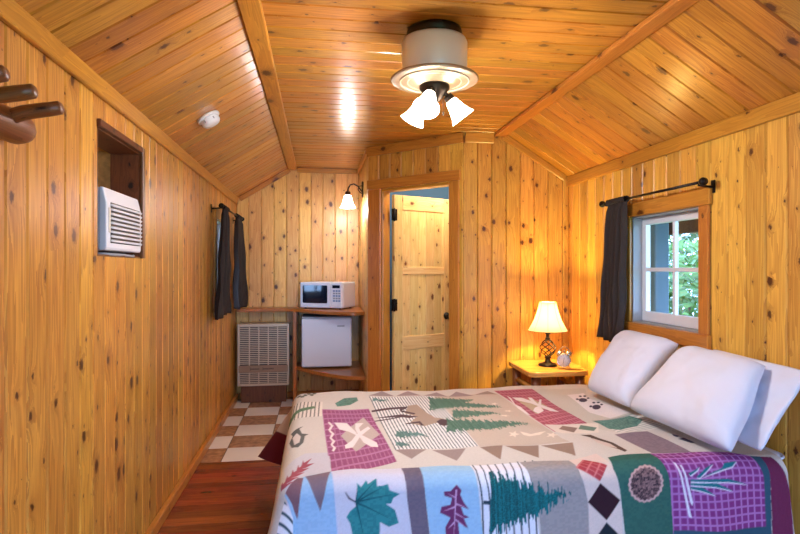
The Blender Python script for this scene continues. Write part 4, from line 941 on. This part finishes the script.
((34,112,124),[(1.441,1.952),(1.487,1.982),(1.529,1.998),(1.5,1.978),(1.454,1.948)]),
((34,112,124),[(1.45,1.948),(1.557,1.978),(1.576,1.996),(1.633,2.002),(1.602,1.98),(1.56,1.972)]),
((34,112,124),[(1.416,1.944),(1.574,1.938),(1.659,1.912),(1.573,1.926),(1.416,1.936)]),
((34,112,124),[(1.415,1.93),(1.525,1.926),(1.594,1.892),(1.519,1.912),(1.415,1.922)]),
((34,112,124),[(1.414,1.916),(1.466,1.912),(1.516,1.882),(1.456,1.9),(1.414,1.908)]),
]

QX0, QX1, QY0, QY1, QS = -.08-.46, 1.838, 2.05-.47, 3.40+.36, .0036
XC, YC0, YC1, QR, QZ = -.08, 2.05, 3.40, .07, .59
nx = int(round((QX1-QX0)/QS))+1; ny = int(round((QY1-QY0)/QS))+1
dqx, dqy = (QX1-QX0)/(nx-1), (QY1-QY0)/(ny-1); SS = 3
gx, gy = np.meshgrid(QX0+dqx*(np.arange(nx*SS)-1)/SS, QY0+dqy*(np.arange(ny*SS)-1)/SS, indexing='ij')   # woven finer, then averaged
rs = np.random.RandomState(4)
hair = rs.rand(nx*SS//4+2).repeat(4)[:nx*SS]
def inside(P, jit=0):
    P = np.array(P); res = np.zeros(gx.shape, bool)
    lo, hi = P.min(0)-.01, P.max(0)+.01
    i0, i1 = np.searchsorted(gx[:, 0], [lo[0], hi[0]]); j0, j1 = np.searchsorted(gy[0], [lo[1], hi[1]])
    if i1 <= i0 or j1 <= j0: return res
    X, Y = gx[i0:i1, j0:j1], gy[i0:i1, j0:j1]; r_ = np.zeros(X.shape, bool)
    n = len(P)
    if jit: Y = Y+(hair[i0:i1, None]-.5)*jit
    for k in range(n):
        (xa, ya), (xb, yb) = P[k], P[(k+1) % n]
        if ya == yb: continue
        c_ = (ya > Y) != (yb > Y)
        r_ ^= c_ & (X < (xb-xa)*(Y-ya)/(yb-ya)+xa)
    res[i0:i1, j0:j1] = r_
    return res
def quad_uv(P):
    """coordinates 0..1 inside a four-cornered patch"""
    src = P[:4]; dst = [(0, 0), (1, 0), (1, 1), (0, 1)]
    A, B = [], []
    for (x, y), (u, v) in zip(src, dst):
        A += [[x, y, 1, 0, 0, 0, -u*x, -u*y], [0, 0, 0, x, y, 1, -v*x, -v*y]]; B += [u, v]
    h = np.linalg.solve(np.array(A), np.array(B)); d = h[6]*gx+h[7]*gy+1
    return (h[0]*gx+h[1]*gy+h[2])/d, (h[3]*gx+h[4]*gy+h[5])/d
speck = rs.rand(nx, ny).repeat(SS, 0).repeat(SS, 1); blob = rs.rand(nx//3+2, ny//2+2).repeat(3*SS, 0).repeat(2*SS, 1)[:nx*SS, :ny*SS]
img = np.empty(gx.shape+(3,)); img[:] = lin((202, 198, 191))
border = (gy > 3.575) | (gx < -.36) | (gy < 1.62)
img[border] = lin((98, 34, 50))
for it in DESIGN:
    m = inside(it[1], .045 if len(it) > 2 and it[2][0] == 'f' else 0)
    if not m.any(): continue
    c = np.array(lin(it[0])); img[m] = c
    if len(it) > 2:
        p = it[2]
        if p[0] == 's':
            u, v = quad_uv(it[1]); t = (v if p[4] else u)*p[1]; img[m & ((t % 1) < p[2])] = lin(p[3])
        elif p[0] == 'g':
            u, v = quad_uv(it[1]); img[m & ((((u*p[1]) % 1) < p[3]*.8) | (((v*p[2]) % 1) < p[3]))] = lin(p[4])
        elif p[0] == 'd':
            t = (gx*.8+gy*1.0)/.045; img[m & ((t % 1) < p[2])] = lin(p[3])
        elif p[0] == 'h':
            img[m & ((((gx/p[1]) % 1) < p[2]) | (((gy/p[1]) % 1) < p[2]))] = lin(p[3])
        elif p[0] == 'f':
            f = np.clip(hair[:, None]*.55+.5*speck-.05, 0, 1)*np.ones_like(gx)
            img[m] = (c*(1-f[m][:, None])+np.array(lin(p[1]))*f[m][:, None])
        elif p[0] == 'n':
            f = np.where(blob > .5, .5, 0)+.5*speck
            img[m] = (c*(1-f[m][:, None])+np.array(lin(p[1]))*f[m][:, None])
img *= (1+.10*(speck-.5))[..., None]
img = img.reshape(nx, SS, ny, SS, 3).mean((1, 3))
gx, gy = np.meshgrid(np.linspace(QX0, QX1, nx), np.linspace(QY0, QY1, ny), indexing='ij')
# drape
ox = np.maximum(0, XC-gx); oyn = np.maximum(0, YC0-gy); oyf = np.maximum(0, gy-YC1)
oy = oyn+oyf; o = np.hypot(ox, oy)+1e-9
dxn, dyn = -ox/o, np.where(oyn > 0, -oyn, oyf)/o
arc = QR*PI/2
corner = 2*np.abs(dxn*dyn)           # 1 on the diagonal of a corner
corner = np.where((ox > 0) & (oy > 0), corner, 0)
flare = np.where(ox > 0, .14, .10)+.52*corner*np.where(oyf > 0, 1.0, .4)
e = np.maximum(0, o-arc)
tang = np.where(ox > 0, gy*1.0, gx)+.0
fold = .012*np.sin(tang*17+1.2)*np.clip(e/.25, 0, 1)*(1-corner)
out = np.where(o < arc, QR*np.sin(np.minimum(o, arc)/QR), QR+e*flare+fold)
down = np.where(o < arc, QR*(1-np.cos(np.minimum(o, arc)/QR)), QR+e*np.sqrt(np.maximum(.2, 1-flare**2)))
X = np.maximum(gx, XC)+dxn*out; Y = np.clip(gy, YC0, YC1)+dyn*out
ZT = QZ+.006*np.sin(gx*5+1)*np.sin(gy*4)+.003*np.sin(gx*17+gy*9)
Z = np.maximum(ZT-down, .02)
V = np.stack([X, Y, Z], -1).reshape(-1, 3)
ii = np.arange(nx*ny).reshape(nx, ny)
F = np.stack([ii[:-1, :-1], ii[1:, :-1], ii[1:, 1:], ii[:-1, 1:]], -1).reshape(-1, 4)
QO = np.array([.9, 2.7, .6])
me = bpy.data.meshes.new('quilt')
me.vertices.add(len(V)); me.vertices.foreach_set('co', (V-QO).ravel())
me.loops.add(F.size); me.loops.foreach_set('vertex_index', F.ravel().astype(np.int32))
me.polygons.add(len(F)); me.polygons.foreach_set('loop_start', np.arange(0, F.size, 4, dtype=np.int32)); me.polygons.foreach_set('loop_total', np.full(len(F), 4, np.int32))
me.update(calc_edges=True); me.validate()
me.polygons.foreach_set('use_smooth', np.ones(len(F), bool))
at = me.color_attributes.new('weave', 'FLOAT_COLOR', 'POINT')
at.data.foreach_set('color', np.concatenate([img.reshape(-1, 3), np.ones((nx*ny, 1))], 1).ravel().astype(np.float32))
QM, nt, b = new_mat('woven_quilt')
va = N(nt, 'ShaderNodeVertexColor'); va.layer_name = 'weave'; L(nt, va.outputs[0], b.inputs['Base Color'])
b.inputs['Roughness'].default_value = .88; b.inputs['Specular IOR Level'].default_value = .15
nz = N(nt, 'ShaderNodeTexNoise'); nz.inputs['Scale'].default_value = 220
tc = N(nt, 'ShaderNodeTexCoord'); L(nt, tc.outputs['Object'], nz.inputs['Vector'])
bp = N(nt, 'ShaderNodeBump'); bp.inputs['Strength'].default_value = .25; bp.inputs['Distance'].default_value = .003
L(nt, nz.outputs[0], bp.inputs['Height']); L(nt, bp.outputs[0], b.inputs['Normal'])
me.materials.append(QM)
qo = bpy.data.objects.new('quilt', me); COL.objects.link(qo); qo.location = QO
tag(qo, 'patchwork woven quilt with leaves, trees and moose spread over the bed', 'quilt')

# ------------------------------------------------------------------ pillows
def pillow(label, BL, BR, TR, TL, tf, tb, seed):
    """four corners of its middle plane; tf, tb = how far it bulges to the front and to the back"""
    n = 44
    BL, BR, TR, TL = (Vector(p) for p in (BL, BR, TR, TL)); C = (BL+BR+TR+TL)/4
    xx = ((BR+TR)-(BL+TL)).normalized(); nn = xx.cross((TL+TR)-(BL+BR)).normalized(); up = nn.cross(xx)
    M = frame_matrix(C, xx, up, nn); Mi = M.inverted()
    c4 = [Mi @ p for p in (BL, BR, TR, TL)]
    mb = MB()
    def pt_(u, v, side):
        uu, vv = (u*(1-.012*(1-v*v)-.03*abs(v)**8)+1)/2, (v*(1-.012*(1-u*u)-.03*abs(u)**8)+1)/2; c = c4[0]*(1-uu)*(1-vv)+c4[1]*uu*(1-vv)+c4[2]*uu*vv+c4[3]*(1-uu)*vv; x, y = c.x, c.y
        t = max(0, (1-u**4)*(1-v**4))**.45
        z = side*t*(tf if side > 0 else tb)
        z += t*.010*noise.noise(Vector((u*2.2+seed, v*2.2, side))) + t*.004*noise.noise(Vector((u*6+seed, v*6, side)))
        z += .006*(abs(u)**6)*math.sin(v*4+seed)
        return (x, y, z)
    # round the square a little so the corners are soft
    def sq(a): return math.copysign(abs(a)**.8, a)
    g = [[pt_(sq(-1+2*i/n), sq(-1+2*j/n), 1) for j in range(n+1)] for i in range(n+1)]
    h_ = [[pt_(sq(-1+2*i/n), sq(-1+2*j/n), -1) for j in range(n+1)] for i in range(n+1)]
    mb.grid(g); mb.grid([r_[::-1] for r_ in h_])
    o = mb.build('pillow', SHEET)
    bm = bmesh.new(); bm.from_mesh(o.data); bmesh.ops.remove_doubles(bm, verts=bm.verts, dist=.0006); bmesh.ops.recalc_face_normals(bm, faces=bm.faces); bm.to_mesh(o.data); bm.free()
    o.matrix_world = M
    return tag(o, label, 'pillow')
pillow('white pillow farther from the camera, nearest the lamp', (1.56, 3.10, .63), (1.56, 2.645, .63), (1.87, 2.70, .95), (1.87, 3.23, .955), .085, .05, 1)
pillow('large white pillow in front, leaning on another pillow', (1.54, 2.62, .632), (1.555, 1.925, .632), (1.845, 2.09, .935), (1.845, 2.58, .945), .09, .02, 5)
pillow('white pillow tucked behind the front pillow, against the wall', (1.70, 2.52, .645), (1.67, 1.93, .64), (1.895, 1.94, .935), (1.905, 2.50, .95), .012, .04, 9)

# ------------------------------------------------------------------ outside the right window
GZ = -.4
mb = MB(); mb.add([(-14, -14, GZ), (16, -14, GZ), (16, 18, GZ), (-14, 18, GZ)], [[0, 1, 2, 3]]); struct(mb.build('ground', GRASS))
def shrub(name, label, loc_, rx, rz, n, mat, seed, leaf=.09, group='bushes outside the window'):
    rng = random.Random(seed)
    t = thing(name, label, 'bush', loc_, group=None)
    mb = MB(); 
    for k in range(5):
        a = rng.uniform(0, 6.28); mb.tube([(0, 0, 0), (.2*rx*math.cos(a), .2*rx*math.sin(a), rz*.5), (.5*rx*math.cos(a), .5*rx*math.sin(a), rz*1.2)], [.04, .03, .012], 7)
    mb.build('stems', BARK, t)
    mb = MB()
    for k in range(n):
        while True:
            p = Vector((rng.uniform(-1, 1), rng.uniform(-1, 1), rng.uniform(-1, 1)))
            if .35 < p.length < 1: break
        c = Vector((p.x*rx, p.y*rx, rz+p.z*rz*.98))
        d = Vector((rng.uniform(-1, 1), rng.uniform(-1, 1), rng.uniform(-.6, 1))).normalized(); e = d.orthogonal().normalized(); s = leaf*rng.uniform(.6, 1.3)
        mb.add([c-d*s, c+e*s*.45+d.cross(e)*s*.1, c+d*s, c-e*s*.45+d.cross(e)*s*.1], [[0, 1, 2, 3]])
    mb.build('foliage', mat, t)
    return t
shrub('leafy_bush', 'bright green leafy bush seen through the window over the bed', (5.6, 7.3, GZ), 1.3, 1.15, 3000, LEAF, 1)
shrub('dark_bush', 'darker green bush behind, seen through the window over the bed', (8.4, 10.6, GZ), 2.4, 2.2, 3200, LEAF2, 2, .13)
nb = thing('outbuilding', 'blue-grey wooden building seen through the left window pane', 'building', (3.78, 5.75, GZ))
mb = MB()
for k in range(16): mb.cbox((-1.3, 0, k*.16), (.0, .03+.0, k*.16+.156), .01, axis=0)
mb.cbox((-1.3, .031, 0), (.0, 2.0, 2.56), 0); mb.build('siding_wall', SIDING, nb)
mb = MB(); mb.cbox((-1.5, -.9, 2.57), (.25, 2.1, 2.65), .01); mb.build('roof', ROOFU, nb)
pp = thing('porch_post', 'dark porch post just outside the window over the bed', 'post', (2.55, 3.95, GZ))
mb = MB(); mb.cbox((-.06, -.06, 0), (.06, .06, 2.44), .008, axis=2); mb.build('shaft', SIDING, pp)
mb = MB(); mb.cbox((-.08, -.08, 2.30), (.08, .08, 2.44), .006); mb.build('cap_block', SIDING, pp)
mb = MB(); mb.cbox((2.08, 1.2, 2.06), (3.42, 5.6, 2.12), .01); mb.cbox((3.32, 1.2, 1.66), (3.42, 5.6, 2.059), .008, axis=1)
struct(mb.build('roof_eave', ROOFU))

# ------------------------------------------------------------------ light
w = bpy.data.worlds.new('World'); S.world = w; w.use_nodes = True
nt = w.node_tree; bg = nt.nodes['Background']
bg.inputs[0].default_value = (*lin((160, 200, 255)), 1); bg.inputs[1].default_value = SKY
def point(name, loc_, watts, col, rad=.03):
    l = bpy.data.lights.new(name, 'POINT'); l.energy = watts; l.color = lin(col); l.shadow_soft_size = rad
    o = bpy.data.objects.new(name, l); o.location = loc_; COL.objects.link(o); return o
for p, ax in LAMPS: point('fan_lamp', p+ax*.01, FANW, (250, 248, 255), .04)
point('sconce_lamp', SCP, SCW, (248, 248, 255), .035)
point('table_lamp_bulb', LP, TLW, (255, 218, 128), .03)
point('bathroom_added_fill', (1.25, 4.75, 2.28), BAW, (255, 240, 220), .06)  # unseen light added in the bathroom to brighten the open door
def portal(M, sx, sy):
    l = bpy.data.lights.new('window_portal', 'AREA'); l.shape = 'RECTANGLE'; l.size = sx; l.size_y = sy; l.cycles.is_portal = True
    o = bpy.data.objects.new('window_portal', l); o.matrix_world = M; COL.objects.link(o)
portal(frame_matrix((XR+.11, (WR[0]+WR[1])/2, (WR[2]+WR[3])/2), (0, 1, 0), (0, 0, 1), (1, 0, 0)), WR[1]-WR[0], WR[3]-WR[2])
portal(frame_matrix((XL-.11, (WL[0]+WL[1])/2, (WL[2]+WL[3])/2), (0, -1, 0), (0, 0, 1), (-1, 0, 0)), WL[1]-WL[0], WL[3]-WL[2])
portal(frame_matrix(((WF[0]+WF[1])/2, YF-.11, (WF[2]+WF[3])/2), (1, 0, 0), (0, 0, 1), (0, -1, 0)), WF[1]-WF[0], WF[3]-WF[2])

# ------------------------------------------------------------------ camera
cd = bpy.data.cameras.new('Camera'); cam = bpy.data.objects.new('Camera', cd); COL.objects.link(cam)
cd.sensor_width = 36; cd.lens = 563/800*36; cd.clip_start = .05; cd.shift_y = 1/800
th = math.atan(82/563)
cam.location = (0, 0, CAMZ); cam.rotation_euler = (R(90), 0, -th)
S.camera = cam
S.view_settings.view_transform = 'Standard'; S.view_settings.look = 'None'; S.view_settings.gamma = 1; S.view_settings.use_curve_mapping = False
S.view_settings.exposure = EXPO
S.cycles.use_denoising = True
S.cycles.max_bounces = 10; S.cycles.diffuse_bounces = 6; S.cycles.glossy_bounces = 4; S.cycles.transparent_max_bounces = 8
S.cycles.sample_clamp_indirect = 6
